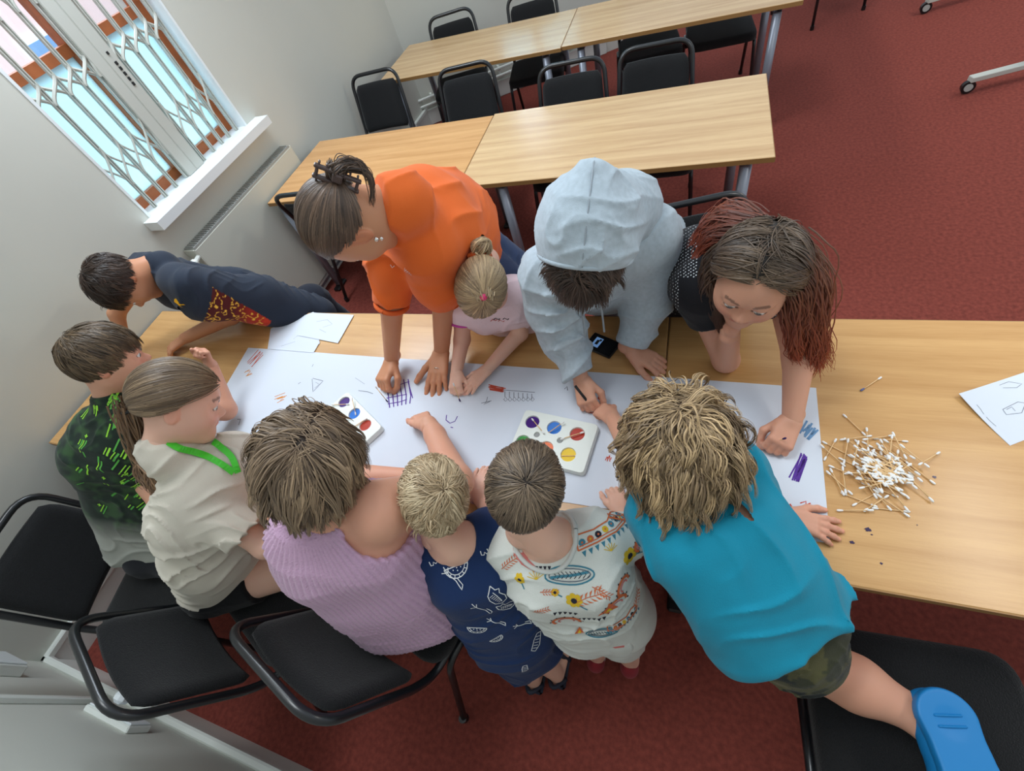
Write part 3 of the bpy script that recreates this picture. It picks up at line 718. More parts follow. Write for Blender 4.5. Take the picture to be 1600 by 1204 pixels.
# ---------------------------------------------------------------- tables
ANG = .018
def TW(x, y): return x*math.cos(ANG)-y*math.sin(ANG), x*math.sin(ANG)+y*math.cos(ANG)
H = .73
tax = np.array([[math.cos(ANG), math.sin(ANG), 0], [-math.sin(ANG), math.cos(ANG), 0], [0,0,1]])
def table(x0, x1, y0, y1, woodm, label, legs=None, group='beech conference tables', inset=.12, lf=.88):
    cx, cy = TW((x0+x1)/2, (y0+y1)/2); r = root('table', (cx, cy, 0), label, 'table', group)
    hw, hd_ = (x1-x0)/2, (y1-y0)/2
    me = MB(); me.box((0,0,H-.0125), (x1-x0-.002, y1-y0-.002, .025), None, .002)
    t = me.build('tabletop', [M[woodm]], None); t.parent = r; t.rotation_euler[2] = ANG
    e = MB()
    for a0, s_ in (((0, -hd_), (2*hw, .0025, .021)), ((0, hd_), (2*hw, .0025, .021)), ((-hw, 0), (.0025, 2*hd_, .021)), ((hw, 0), (.0025, 2*hd_, .021))): e.box((a0[0], a0[1], H-.0125), s_)
    q = e.build('edging', [M['edge']], None); q.parent = t
    for sx in (-1, 1):
        X = sx*(hw-(inset if np.isscalar(inset) else inset[(sx+1)//2]))
        l = MB(); l.tube([(X, -hd_*lf, .03), (X, -hd_*lf, H-.05)], .025, 16); l.tube([(X, hd_*lf, .03), (X, hd_*lf, H-.05)], .025, 16)
        l.box((X, 0, H-.04), (.05, hd_*1.75, .03), None, .004)
        q = l.build('leg_frame', [M['steel']], None, smooth=True); q.parent = r; q.rotation_euler[2] = ANG
        for sy in (-1, 1):
            ft = MB(); ft.box((X, sy*hd_*lf, .012), (.055, .12, .024), None, .008); q2 = ft.build('foot', [M['black_plastic']], None); q2.parent = q
    b = MB(); b.box((0, hd_*.45, H-.045), (2*hw-.5, .02, .035)); q = b.build('rail', [M['black_plastic']], None); q.parent = r; q.rotation_euler[2] = ANG
    return r
table(.012, 1.010, -.773, 0, 'wood_warm', 'leftmost table of the long painting table, wedged against the window wall')
table(1.012, 2.515, -.773, 0, 'wood_warm', 'middle table of the long painting table under the paint palettes')
table(2.519, 3.96, -.773, 0, 'wood_warm', 'right hand table of the painting table with the heap of cotton swabs', inset=.08)
table(.121, 1.427, .898, 1.601, 'wood_mid', 'second row table with the deeper orange beech top, behind the woman in orange', inset=(.05,.08))
table(1.431, 2.876, .885, 1.618, 'wood_pale', 'second row table with the pale striped top, behind the person in the grey hood', inset=(.22,.10))
table(.227, 1.686, 2.409, 3.088, 'wood_pale', 'back row table on the left with window glare on its top')
table(1.690, 3.10, 2.425, 3.10, 'wood_pale', 'back row table on the right, cut by the top edge of the photo')

# ---------------------------------------------------------------- stacking chairs (modelled facing +y, then copied)
def make_chair():
    r = root('stacking_chair', (0,0,0), 'x', 'chair', 'black stacking chairs')
    s_ = MB(); w2, w1 = .195, .215
    pr = [(-w1, .40), (-w1, .05), (-w2, -.0), (w2, -.0), (w1, .05), (w1, .40)]
    pr = [tuple(p[:2]) for p in fillet([(0, .42), (-w1, .42), (-w1, .0), (w1, .0), (w1, .42), (0, .42)], .07, 6)][:-1]
    n = len(pr); V = []; F = []
    for z, k in ((.425, .93), (.432, 1.0), (.462, 1.0), (.476, .965), (.481, .88), (.484, .5)):
        V += [(x*k, .21+(y-.21)*k, z) for x, y in pr]
    for j in range(5):
        for i in range(n): F.append((j*n+i, j*n+(i+1)%n, (j+1)*n+(i+1)%n, (j+1)*n+i))
    F.append(tuple(range(n))[::-1]); F.append(tuple(5*n+i for i in range(n)))
    F = [f[::-1] for f in F]
    mesh_obj('seat', V, F, M['black_fab'], r)
    # back: curved padded panel
    V = []; F = []; nu, nv = 16, 14
    def bp(u, v, o):      # u across -1..1, v 0..1 upward
        wv = .190-.018*v; zc = .50+.29*v; yy = -.035-.105*v-.020*(1-u*u)
        cr = 1-.06*max(0, abs(u)-.9)/.1
        return (u*wv, yy+o, zc)
    for sd in (0, 1):
        for j in range(nv+1):
            for i in range(nu+1):
                u = -1+2*i/nu; v = j/nv; e = min(1, (1-abs(u))*9, v*8+.0, (1-v)*8+.0); rr_ = math.sqrt(max(0, 1-(1-e)**2))
                uu = u*(1-.10*max(0, 1-v*7)**2-.12*max(0, 1-(1-v)*7)**2)
                V.append(bp(uu, v, (.004+.014*rr_) if sd else -(.004+.011*rr_)))
    N = (nu+1)*(nv+1)
    for sd in (0, 1):
        for j in range(nv):
            for i in range(nu):
                q = [sd*N+j*(nu+1)+i, sd*N+j*(nu+1)+i+1, sd*N+(j+1)*(nu+1)+i+1, sd*N+(j+1)*(nu+1)+i]; F.append(q if not sd else q[::-1])
    rim = [i for i in range(nu+1)]+[j*(nu+1)+nu for j in range(1, nv+1)]+[nv*(nu+1)+i for i in range(nu-1, -1, -1)]+[j*(nu+1) for j in range(nv-1, 0, -1)]
    for i in range(len(rim)): a, b = rim[i], rim[(i+1)%len(rim)]; F.append((b, a, a+N, b+N))
    mesh_obj('backrest', V, F, M['black_fab'], r)
    fr = MB(); ts = fillet([(-.205,.36,.425), (-.205,-.01,.425), (-.205,-.055,.50), (-.188,-.16,.85), (.188,-.16,.85), (.205,-.055,.50), (.205,-.01,.425), (.205,.36,.425)], .085, 7)
    fr.tube(ts, [.0125]*len(ts), 10, flat=(1,0,0)); fr.build('frame', M['black_tube'], r, smooth=True)
    fr = MB(); fr.tube([(-.205,.33,.418), (.205,.33,.418)], .009, 8); fr.tube([(-.205,.06,.418), (.205,.06,.418)], .009, 8); fr.build('crossbar', M['black_tube'], r, smooth=True)
    for sx in (-1, 1):
        l = MB(); l.tube(fillet([(sx*.205,.28,.425), (sx*.205,.37,.425), (sx*.222,.415,.012)], .05), .0115, 10); l.build('leg', M['black_tube'], r, smooth=True)
        l = MB(); l.tube(fillet([(sx*.222,.25,.415), (sx*.222,.03,.415), (sx*.228,-.13,.012)], .05), .0115, 10); l.build('leg', M['black_tube'], r, smooth=True)
    for sx, y, z in ((-1,.415,.01), (1,.415,.01), (-1,-.13,.01), (1,-.13,.01)):
        g = MB(); g.tube([(sx*(.222 if y > 0 else .228), y, 0), (sx*(.222 if y > 0 else .228), y, .03)], .015, 10); g.build('rubber_foot', M['black_plastic'], r)
    return r
chair0 = make_chair(); used = [0]
def chair(x, y, face, label, scale=1.0):
    """x, y: middle of the back edge of the seat; face: direction the sitter looks, degrees from +x"""
    if not used[0]: r = chair0; used[0] = 1
    else:
        r = chair0.copy(); link(r)
        for ch in list(chair0.children): c = ch.copy(); link(c); c.parent = r
    r.location = (x, y, 0); r.rotation_euler = (0, 0, math.radians(face-90)); r['label'] = label; return r
chair(.575, -1.135, 12, 'black stacking chair in the lower left corner under the boy in green')
chair(1.235, -1.19, 68, 'black stacking chair under the girl with the green lanyard')
chair(1.755, -1.06, 73, 'black stacking chair under the child in the lilac knitted top')
chair(3.15, -1.165, 94, 'black stacking chair at bottom right with a blue clog resting on it')
chair(.52, .93, 92, 'black stacking chair behind the head of the woman in orange, tucked under the second row')
chair(2.60, .34, -74, 'black stacking chair behind the girl with long red dyed hair')
chair(.28, 2.12, -84, 'black stacking chair nearest the window wall between the second and back row tables')
chair(1.10, 1.93, -83, 'black stacking chair behind the seam side of the orange beech second row table')
chair(1.85, 1.70, -86, 'black stacking chair behind the left half of the pale second row table')
chair(2.31, 1.74, -87, 'rightmost black stacking chair between the second and back rows')
chair(.60, 3.06, -75, 'black stacking chair at the far left of the back row')
chair(1.27, 3.12, -80, 'black stacking chair at the top edge of the photo behind the window glare')
chair(2.13, 3.16, -80, 'black stacking chair seat tucked under the back row table, left of two')
chair(2.62, 3.23, -84, 'black stacking chair seat tucked under the back row table, right of two')
chair(3.36, 4.45, -60, 'black stacking chair showing only a leg at the top edge of the photo')
# mobile board on castors, top right
def board():
    r = root('mobile_whiteboard', (4.6, 3.3, 0), 'mobile board standing on silver castor feet at the top right', 'whiteboard')
    for y, n_ in ((2.60, 0), (3.86, 1)):
        d = nrm(A3(.28, .09, 0)); c = A3(4.12, y+.08, .085)
        m = MB(); m.box(c+d*.30, (.62, .045, .03), np.stack([d, np.cross(A3(0,0,1), d), A3(0,0,1)]), .003); m.box(c+d*.31+A3(0,0,.8), (.05, .04, 1.6)); f = m.build('foot_bar', M['grille'], r)
        for t in (0, .6):
            m = MB(); p = c+d*t-A3(0,0,.045); m.tube([p+A3(0,-.014,0), p+A3(0,.014,0)], .036, 20); m.build('castor', M['black_plastic'], r)
            m = MB(); m.tube([p+A3(0,-.018,0), p+A3(0,.018,0)], .022, 16); m.build('castor_hub', M['radgrey'], r)
    m = MB(); m.box((4.43, 3.28, 1.3), (.03, 1.9, 1.1)); m.build('board', M['white'], r)
board()

# ---------------------------------------------------------------- things on the painting table
TZ = H+.0006
def sheet(name, corners, label, cat, group=None, nx=24, ny=8, z=TZ, und=.0006, curl=None):
    c = [P(u, v, z) for u, v in corners]; V = []; F = []
    for j in range(ny+1):
        for i in range(nx+1):
            s_, t = i/nx, j/ny; p = (c[0]*(1-s_)+c[1]*s_)*(1-t)+(c[3]*(1-s_)+c[2]*s_)*t
            p = p.copy(); p[2] = z+und*(1+vnoise(p[None]*1.0, 9, 5)[0]); 
            if curl: p[2] += curl(s_, t)
            V.append(p)
    for j in range(ny):
        for i in range(nx): a = j*(nx+1)+i; F.append((a, a+nx+1, a+nx+2, a+1))
    n = len(V); V = V+[v-A3(0,0,.0003) for v in V]; F2 = [tuple(x+n for x in f[::-1]) for f in F]
    F = [f for f in F]+F2
    o = mesh_obj(name, V, F, M['paper'], None); prop(o, label, cat, group); return o, np.array(V), F
class Ink:
    def __init__(s, o, V, F): s.o = o; s.b = BVHTree.FromPolygons([tuple(v) for v in V], F); s.mb = MB(); s.mats = []
    def mi(s, m):
        if m not in s.mats: s.mats.append(m)
        return s.mats.index(m)
    def stick(s, x, y): h = s.b.ray_cast(Vector((x, y, 1.2)), Vector((0,0,-1))); return None if h[0] is None else A3(x, y, h[0][2]+.0004)
    def line(s, px, m, w_=.0022, z=H+.001):
        pts = [P(u, v, z)[:2] for u, v in px]; d = []
        for i in range(len(pts)-1):
            k = max(1, int(np.linalg.norm(pts[i+1]-pts[i])/.008))
            d += [pts[i]+(pts[i+1]-pts[i])*j/k for j in range(k)]
        d.append(pts[-1]); V = []
        for i, q in enumerate(d):
            t = d[min(i+1, len(d)-1)]-d[max(i-1, 0)]; t = t/(np.linalg.norm(t)+1e-9); nn = np.array([-t[1], t[0]])*w_/2
            a, b = s.stick(*(q+nn)), s.stick(*(q-nn))
            if a is None or b is None: break
            V += [a, b]
        if len(V) >= 4: s.mb.add(V, [(2*i, 2*i+1, 2*i+3, 2*i+2) for i in range(len(V)//2-1)], s.mi(m))
    def done(s):
        if not s.mats: return
        me = s.o.data; n0 = len(me.vertices); V = [tuple(v.co) for v in me.vertices]+[tuple(v) for v in np.concatenate(s.mb.V)]
        F = [tuple(p.vertices) for p in me.polygons]+[tuple(x+n0 for x in f) for f in s.mb.F]; MI = [0]*len(me.polygons)+[1+x for x in s.mb.M]
        new = bpy.data.meshes.new(me.name); new.from_pydata(V, [], F); new.materials.append(M['paper'])
        for x in s.mats: new.materials.append(M[x])
        new.polygons.foreach_set('material_index', np.array(MI, np.int32)); new.update(); s.o.data = new
ra = random.Random(4)
def hatch(ink, c, w_, h_, ang, m, n=9, lw=.003, jit=2):
    for i in range(n):
        t = -.5+i/(n-1); a = math.radians(ang); dx, dy = math.cos(a), -math.sin(a); nx_, ny_ = math.sin(a), math.cos(a)
        p0 = (c[0]+nx_*h_*t-dx*w_/2+ra.uniform(-jit,jit), c[1]+ny_*h_*t-dy*w_/2+ra.uniform(-jit,jit)); p1 = (c[0]+nx_*h_*t+dx*w_/2+ra.uniform(-jit,jit), c[1]+ny_*h_*t+dy*w_/2+ra.uniform(-jit,jit)); ink.line([p0, p1], m, lw)
pr_ = sheet('paper_roll_sheet', [(388,543), (1275,606), (1297,849), (300,694)], 'long white paper sheet covered in painted marks along the table', 'paper', nx=60, ny=14, und=.0009)
ik = Ink(*pr_)
hatch(ik, (399,560), 26, 8, 50, 'ink_red', 6, .004); hatch(ik, (387,583), 10, 6, 30, 'ink_orange', 5, .003, 3); hatch(ik, (439,623), 12, 8, 20, 'ink_orange', 6, .003, 4)
for k in range(6): ik.line([(603+k*7,600+ra.uniform(-2,2)-k*1.5), (607+k*7,618), (609+k*6.3,637-k*1.3)], 'ink_purple', .0042)
for q in ([(602,611),(622,602),(640,596)], [(604,622),(620,619),(636,616)], [(606,631),(624,628),(636,624)], [(638,597),(645,622)]): ik.line(q, 'ink_purple', .0035)
ik.line([(489,591),(505,595),(489,612),(488,592)], 'pencil'); ik.line([(493,597),(499,600),(492,606)], 'pencil', .0012)
ik.line([(698,648),(697,656),(703,661),(711,658),(715,650)], 'ink_purple', .003); ik.line([(704,667),(708,668)], 'ink_purple', .003)
hatch(ik, (776,607), 24, 9, -12, 'ink_red', 8, .004); 
for k in range(7): ik.line([(789+k*7,611+k*.7),(789+k*7,620+k*.7)], 'pencil'); ik.line([(787+k*7,624),(790+k*7,620),(793+k*7,624),(790+k*7,627),(787+k*7,624)], 'pen', .0013)
ik.line([(787,609),(836,613)], 'pencil'); ik.line([(762,620),(760,628),(756,632),(766,627)], 'pencil'); ik.line([(752,630),(768,626)], 'pencil')
hatch(ik, (941,618), 14, 8, 85, 'ink_red', 6, .004); hatch(ik, (925,641), 16, 5, -10, 'ink_red', 5, .003); ik.line([(933,644),(933,653),(944,653),(944,645)], 'ink_red', .002); ik.line([(882,608),(886,604),(887,610)], 'pen'); hatch(ik, (950,716), 6, 6, 80, 'ink_red', 5, .0025)
ik.line([(955,640),(962,648),(955,656)], 'pencil')
hatch(ik, (1249,731), 42, 12, 66, 'ink_purple', 9, .0035, 2.5); hatch(ik, (1195,686), 16, 16, 60, 'ink_purple', 6, .004, 3); hatch(ik, (1264,672), 18, 16, 50, 'ink_blue', 8, .005, 4)
ik.line([(1250,786),(1259,783),(1259,792),(1268,798)], 'ink_red', .003); ik.line([(1234,787),(1239,795)], 'ink_red', .003); hatch(ik, (1262,793), 12, 8, 30, 'ink_red', 4, .003)
ik.line([(1150,655),(1170,660),(1168,680),(1146,676),(1150,655)], 'pencil'); ik.line([(1156,661),(1165,664),(1163,673)], 'pencil')
ik.line([(371,655),(376,655),(373,664)], 'pen'); ik.line([(466,600),(470,597)], 'pencil'); ik.line([(488,573),(490,569)], 'pencil')
ik.line([(560,610),(575,612),(583,615)], 'pencil'); ik.line([(555,590),(570,600)], 'pencil', .001); ik.line([(820,710),(840,722)], 'pencil', .001)
ik.done()
def small(corners, label, lines, z, nm='drawing_sheet', curl=None):
    t = sheet(nm, corners, label, 'paper', None, 10, 8, z=z, curl=curl); i = Ink(*t)
    for q, w_ in lines: i.line(q, 'pencil', w_)
    i.done()
small([(423,513),(490,487),(500,537),(418,546)], 'loose white drawing sheet lying flat left under two others by the boy in flames', [([(466,524),(455,533),(440,541)], .001), ([(448,500),(462,512),(470,503),(458,515)], .001)], TZ+.001)
small([(487,488),(553,492),(528,536),(466,524)], 'loose white drawing sheet overlapping on top, right of the stack near the orange sleeves', [([(495,503),(512,500),(520,507),(505,512)], .001), ([(500,515),(510,520)], .001), ([(466,524),(500,532)], .001)], TZ+.003)
small([(420,545),(468,526),(500,534),(490,551)], 'small strip of a loose drawing sheet peeking under the other two sheets', [([(440,541),(462,534)], .001)], TZ+.002)
cur = lambda s_, t: .012*(1-s_)**2*(1-t)**2
small([(1494,619),(1640,568),(1660,664),(1578,696)], 'white pencil drawing sheet at the right edge of the table with a lifted corner', [([(1560,603),(1575,597),(1596,600),(1588,606),(1566,607)], .001), ([(1566,640),(1590,628),(1602,630),(1596,645),(1572,648),(1566,640)], .0012), ([(1572,640),(1580,636),(1586,642)], .0012), ([(1524,634),(1530,640),(1536,648)], .001), ([(1540,652),(1546,658),(1556,666)], .001)], TZ, curl=cur)
# paint palettes
def ellp(c, a, b, r, n=28): return [c+a*r*math.cos(2*PI*k/n)+b*r*math.sin(2*PI*k/n) for k in range(n)]
def palette(org, ex, ey, wells, smalls, label):
    """org: corner, ex/ey: full edge vectors on the table"""
    Lx, Ly = np.linalg.norm(ex), np.linalg.norm(ey); a, b = nrm(ex), nrm(ey); z0, z1 = H+.0035, H+.022
    r = root('paint_palette', (*((org+ex/2+ey/2)[:2]), z0), label, 'paint palette', 'white six well paint palettes')
    ax = np.stack([a, b, A3(0,0,1)]); C = (org+ex/2+ey/2); C = A3(C[0], C[1], 0)
    rw, rs_ = .0225, .0095; f = []
    outline = fillet([(0,-Ly/2,0), (Lx/2,-Ly/2,0), (Lx/2,Ly/2,0), (-Lx/2,Ly/2,0), (-Lx/2,-Ly/2,0), (0,-Ly/2,0)], .014, 5)[:-1]
    # top plate with round holes: grid of quads snapped to the wells
    hs = [(w_[0], w_[1], rw) for w_ in wells]+[(s_[0], s_[1], rs_) for s_ in smalls]
    bm = __import__('bmesh').new(); vs = [bm.verts.new((p[0], p[1], z1)) for p in outline]; es = [bm.edges.new((vs[i], vs[(i+1)%len(vs)])) for i in range(len(vs))]
    rings = []
    for hx, hy, rr in hs:
        k = 28; hv = [bm.verts.new((hx+rr*math.cos(2*PI*i/k), hy+rr*math.sin(2*PI*i/k), z1)) for i in range(k)]; es += [bm.edges.new((hv[i], hv[(i+1)%k])) for i in range(k)]; rings.append((hv, hx, hy, rr))
    __import__('bmesh').ops.triangle_fill(bm, edges=es, use_beauty=True, use_dissolve=False)
    for f_ in list(bm.faces):
        c = f_.calc_center_median()
        if any(math.hypot(c.x-hx, c.y-hy) < rr*.9 for hx, hy, rr in hs): bm.faces.remove(f_)
    for hv, hx, hy, rr in rings:
        prev = hv
        for dz, kk in ((.003, .97), (.010, .88), (.0135, .6)):
            if rr < .015: dz *= .5
            cur_ = [bm.verts.new((hx+(v.co.x-hx)*kk if False else hx+rr*kk*math.cos(2*PI*i/28), hy+rr*kk*math.sin(2*PI*i/28), z1-dz)) for i, v in enumerate(hv)]
            for i in range(28): bm.faces.new((prev[i], cur_[i], cur_[(i+1)%28], prev[(i+1)%28]))
            prev = cur_
        bm.faces.new(prev)
    prev = vs
    for z, g in ((z1-.0012, 1.008), (z0, 1.03), (z0, .99)):
        cur_ = [bm.verts.new((v0[0]*g, v0[1]*g, z)) for v0 in outline]
        for i in range(len(cur_)): bm.faces.new((prev[i], prev[(i+1)%len(cur_)], cur_[(i+1)%len(cur_)], cur_[i]))
        prev = cur_
    bm.verts.ensure_lookup_table(); bm.verts.index_update()
    V = np.array([tuple(v.co) for v in bm.verts]); F = [tuple(v.index for v in f_.verts) for f_ in bm.faces]; bm.free()
    mesh_obj('tray', V@ax+C, F, M['ptray'], r, smooth=False)
    for hx, hy, cn in wells:
        k = 28; V = [(hx, hy, z1-.0052)]+[(hx+rw*.945*math.cos(2*PI*i/k), hy+rw*.945*math.sin(2*PI*i/k), z1-.005) for i in range(k)]
        o = mesh_obj('paint', np.array(V)@ax+C, [(0, 1+i, 1+(i+1)%k) for i in range(k)], M[cn], r); o['label'] = cn+' paint'
    for hx, hy in smalls:
        k = 20; V = [(hx, hy, z1-.0042)]+[(hx+rs_*.9*math.cos(2*PI*i/k), hy+rs_*.9*math.sin(2*PI*i/k), z1-.004) for i in range(k)]
        o = mesh_obj('rinse_water', np.array(V)@ax+C, [(0, 1+i, 1+(i+1)%k) for i in range(k)], M['wash'], r)
M['ptray'] = mat('white_palette_plastic', srgb(226,232,226), .3)
M['wash'] = mat('grey_dirty_water', srgb(150,152,150), .1)
def pal_from(org_px, ex_px, ey_px, wpx, spx, label):
    z = H+.02; o = P(*org_px, z); ex = P(*ex_px, z)-o; ey = P(*ey_px, z)-o; ey = ey-nrm(ex)*(ey@nrm(ex)); a, b = nrm(ex), nrm(ey); C = o+ex/2+ey/2
    loc = lambda u, v: tuple(float(x) for x in ((P(u, v, z)-C)@a, (P(u, v, z)-C)@b))
    if np.cross(a, b)[2] < 0: o = o+ey; ey = -ey; b = -b; C = o+ex/2+ey/2
    palette(o, ex, ey, [(*loc(u, v), n) for u, v, n in wpx], [loc(u, v) for u, v in spx], label)
pal_from((935,664), (822,640), (905,738), [(832,659,'purple'), (866,668,'blue'), (902,678,'red'), (817,690,'green'), (853,700,'orange'), (888,710,'yellow')], [(839,679), (875,688)], 'white paint palette above the brown haired toddler, nearer the middle of the sheet')
pal_from((597,667), (543,612), (548,712), [(538,628,'purple'), (554,646,'blue'), (571,664,'red'), (516,646,'green'), (531,664,'orange'), (547,683,'yellow')], [(532,648), (548,666)], 'white paint palette partly hidden by the bobbed head of the child in lilac')
# cotton swabs
def make_swab(tipm='cotton'):
    r = root('cotton_swab', (0,0,0), 'x', 'cotton swab'); s_ = MB(); s_.tube([(-.030,0,0), (.030,0,0)], .0014, 8); s_.build('stick', M['stick'], r, smooth=True)
    for q in (-1, 1):
        t = MB(); t.tube([(q*x, 0, 0) for x in (.0235, .026, .030, .0335, .0358, .0368)], [.0015, .0022, .0027, .0026, .0019, .0006], 10); t.build('cotton_tip', M['cotton'], r, smooth=True)
    return r
M['stick'] = mat('bamboo_stick', srgb(226,188,136), .6); M['cotton'] = mat('cotton_bud', srgb(240,240,238), .95, sheen=.3, bump=.3, bscale=900)
sw0 = make_swab(); sused = [0]
def swab(a, b, label, group=None, tipmats=None):
    global sw0
    if not sused[0]: r = sw0; sused[0] = 1
    else:
        r = sw0.copy(); link(r)
        for ch in list(sw0.children): c = ch.copy(); link(c); c.parent = r
    a = np.asarray(a, float); b = np.asarray(b, float); d = nrm(b-a); r.location = (a+b)/2; r.rotation_euler = Vector(d).to_track_quat('X', 'Z').to_euler()
    r.scale = (1,1,1)
    r['label'] = label
    if group: r['group'] = group
    elif 'group' in r: del r['group']
    if tipmats:
        tips = [c for c in r.children if c.name.startswith('cotton_tip')]; tips.sort(key=lambda c: sum(v.co[0] for v in c.data.vertices))
        for c, m_ in zip(tips, tipmats):
            if m_: c.data = c.data.copy(); c.data.materials.clear(); c.data.materials.append(M[m_])
    return r
rp = random.Random(11); hm = np.zeros((160, 160)); hx0, hy0, hc = 2.85, -.62, .0025
def drop(cx, cy, ang, L=.071):
    d = A3(math.cos(ang), math.sin(ang), 0); ts = np.linspace(-.5, .5, 21); zs = []
    for t in ts:
        x, y = cx+d[0]*L*t, cy+d[1]*L*t; i, j = int((x-hx0)/hc), int((y-hy0)/hc); zs.append(hm[i, j] if 0 <= i < 160 and 0 <= j < 160 else 0)
    zs = np.array(zs); za, zb = 0, 0
    za = max(zs[:11].max(), 0); zb = max(zs[10:].max(), 0); zz = np.interp(ts, [-.5,.5], [za, zb]); df = max(0, (zs-zz).max()); zz += df
    for t, z in zip(ts, zz):
        x, y = cx+d[0]*L*t, cy+d[1]*L*t; i, j = int((x-hx0)/hc), int((y-hy0)/hc); th = .0048 if abs(t) > .36 else .0030
        for di in (0, 1):
            for dj in (0, 1):
                if 0 <= i+di < 160 and 0 <= j+dj < 160: hm[i+di, j+dj] = max(hm[i+di, j+dj], z+th)
    z0 = H+.0028; zz = np.minimum(zz*.42, .016)
    return A3(cx-d[0]*L/2, cy-d[1]*L/2, z0+zz[0]), A3(cx+d[0]*L/2, cy+d[1]*L/2, z0+zz[-1])
G_ = 'cotton swabs heaped on the right hand table'
GL = 'white tipped cotton swab lying in the heap of clean swabs on the table'
for k in range(84):
    rr = abs(rp.gauss(0, .62)); th = rp.uniform(0, 2*PI); c = P(1372+rr*50*math.cos(th)*1.1, 738+rr*40*math.sin(th), H)
    if k < 8: c = P(1335+k*9, 700+rp.uniform(0, 60), H)
    an = rp.gauss(-.62, .38) if rp.random() < .78 else rp.uniform(0, PI)
    a, b = drop(c[0], c[1], an); swab(a, b, GL, G_)
for u0, v0, u1, v1 in ((1353,672,1354,705),(1311,689,1360,683),(1343,690,1397,681),(1305,688,1288,718),(1346,801,1388,774),(1337,694,1329,731),(1389,687,1385,720),(1323,691,1318,722),(1392,685,1409,716),(1402,700,1446,733),(1297,733,1317,774),(1298,744,1322,766),(1315,730,1320,773),(1335,768,1390,755)):
    a0, b0 = P(u0, v0, H), P(u1, v1, H); c = (a0+b0)/2; a, b = drop(c[0], c[1], math.atan2(b0[1]-a0[1], b0[0]-a0[0])); swab(a, b, GL, G_)
for u0, v0, u1, v1, lb in ((1317,648,1352,681,'clean cotton swab sticking out farthest at the top of the heap'),(1304,798,1365,799,'clean cotton swab lying level at the very bottom of the heap'),(1466,708,1430,731,'clean cotton swab pointing out farthest to the right of the heap'),(1282,697,1318,728,'clean cotton swab whose tip nearly touches the edge of the long paper')):
    a0, b0 = P(u0, v0, H), P(u1, v1, H); c = (a0+b0)/2; a, b = drop(c[0], c[1], math.atan2(b0[1]-a0[1], b0[0]-a0[0])); swab(a, b, lb)
c0, c1_ = P(1377,589,H+.003), P(1345,610,H+.003); swab(c0, c0+nrm(c1_-c0)*.071, 'lone used cotton swab with one blue tip between the red haired girl and the heap', None, (None, 'blue_tip') if True else None) if False else None
M['blue_tip'] = mat('blue_stained_cotton', srgb(96,104,150), .9); M['purple_tip'] = mat('purple_stained_cotton', srgb(60,34,90), .8)
swab(c1_, c1_+nrm(c0-c1_)*.071, 'lone used cotton swab with one blue tip lying apart above the heap', None, ('blue_tip', None))
def psw(u0, v0, u1, v1, lab, z0=.748, z1=.765): 
    a, b = P(u0, v0, z0), P(u1, v1, z1); swab(a, a+nrm(b-a)*.071, lab)
psw(850,677,832,655, 'cotton swab dipped in the purple paint of the palette by the brown haired toddler', .757, .752)
psw(851,680,885,656, 'cotton swab resting in the blue paint of the palette by the brown haired toddler')
psw(876,686,914,674, 'cotton swab lying across the red paint of the palette by the brown haired toddler', .757, .753)
psw(905,712,875,712, 'cotton swab sunk in the yellow paint of the palette', .7485, .7485)
psw(518,632,548,631, 'cotton swab across the purple paint of the left palette', .757, .755)
psw(556,648,549,618, 'cotton swab standing in the blue paint of the left palette', .749, .77)
psw(545,672,575,652, 'cotton swab lying over the red paint of the left palette', .757, .753)
M['spill'] = mat('dried_purple_paint', srgb(44,22,66), .25)
for i, (u, v, q) in enumerate(((1356,827,.006),(1331,847,.0045),(1362,835,.002),(1460,745,.004),(1377,880,.003),(1433,820,.0015))):
    c = P(u, v, H); m = MB(); m.prism([(q*(1+.35*math.sin(3*k+i))*math.cos(2*PI*k/14), q*.75*(1+.3*math.cos(2*k+i))*math.sin(2*PI*k/14)) for k in range(14)], 0, .0006, c=(c[0], c[1], H+.0002))
    prop(m.build('paint_drop', M['spill']), ['largest purple paint drop below the swab heap', 'round purple paint drop at the lower left below the swab heap', 'tiny purple paint speck beside the largest drop', 'blue purple paint ring right of the swab heap', 'purple paint dot near the front edge of the table', 'faint tiny paint fleck right of the largest drop'][i], 'paint drop')
# phone
def phone():
    a, b, c, d = [P(u, v, H+.009) for u, v in ((928,518),(965,533),(957,561),(913,541))]
    ctr = (a+b+c+d)/4; ex = nrm((b-a)+(c-d)); ey = nrm(np.cross(A3(0,0,1), ex)); ex, ey = nrm(P(957,561,H)-P(928,518,H)*1.0)*0+ex, ey; ax = np.stack([ex, ey, A3(0,0,1)])
    r = root('smartphone', (*ctr[:2], H), 'black smartphone lying under the arm of the person in the grey hood', 'phone')
    m = MB(); m.box((ctr[0], ctr[1], H+.005), (.105, .072, .009), ax, .003); m.build('phone_case', M['black_plastic'], r)
    m = MB(); m.box((ctr[0], ctr[1], H+.0098), (.096, .064, .0012), ax); m.build('screen', M['screen'], r)
    m = MB(); m.box(A3(ctr[0], ctr[1], H+.0106)-ex*.018, (.026, .040, .0006), ax); m.box(A3(ctr[0], ctr[1], H+.0111)-ex*.018, (.010, .020, .0003), ax, m=1); m.box(A3(ctr[0], ctr[1], H+.0111)-ex*.012+ey*.012, (.008, .008, .0003), ax, m=1); m.build('picture', [M['lit'], M['black_plastic']], r)
M['screen'] = mat('phone_glass', srgb(10,12,18), .08); M['lit'] = mat('lit_picture', srgb(110,150,200), .3, emis=srgb(110,150,200), estr=.35)
phone()
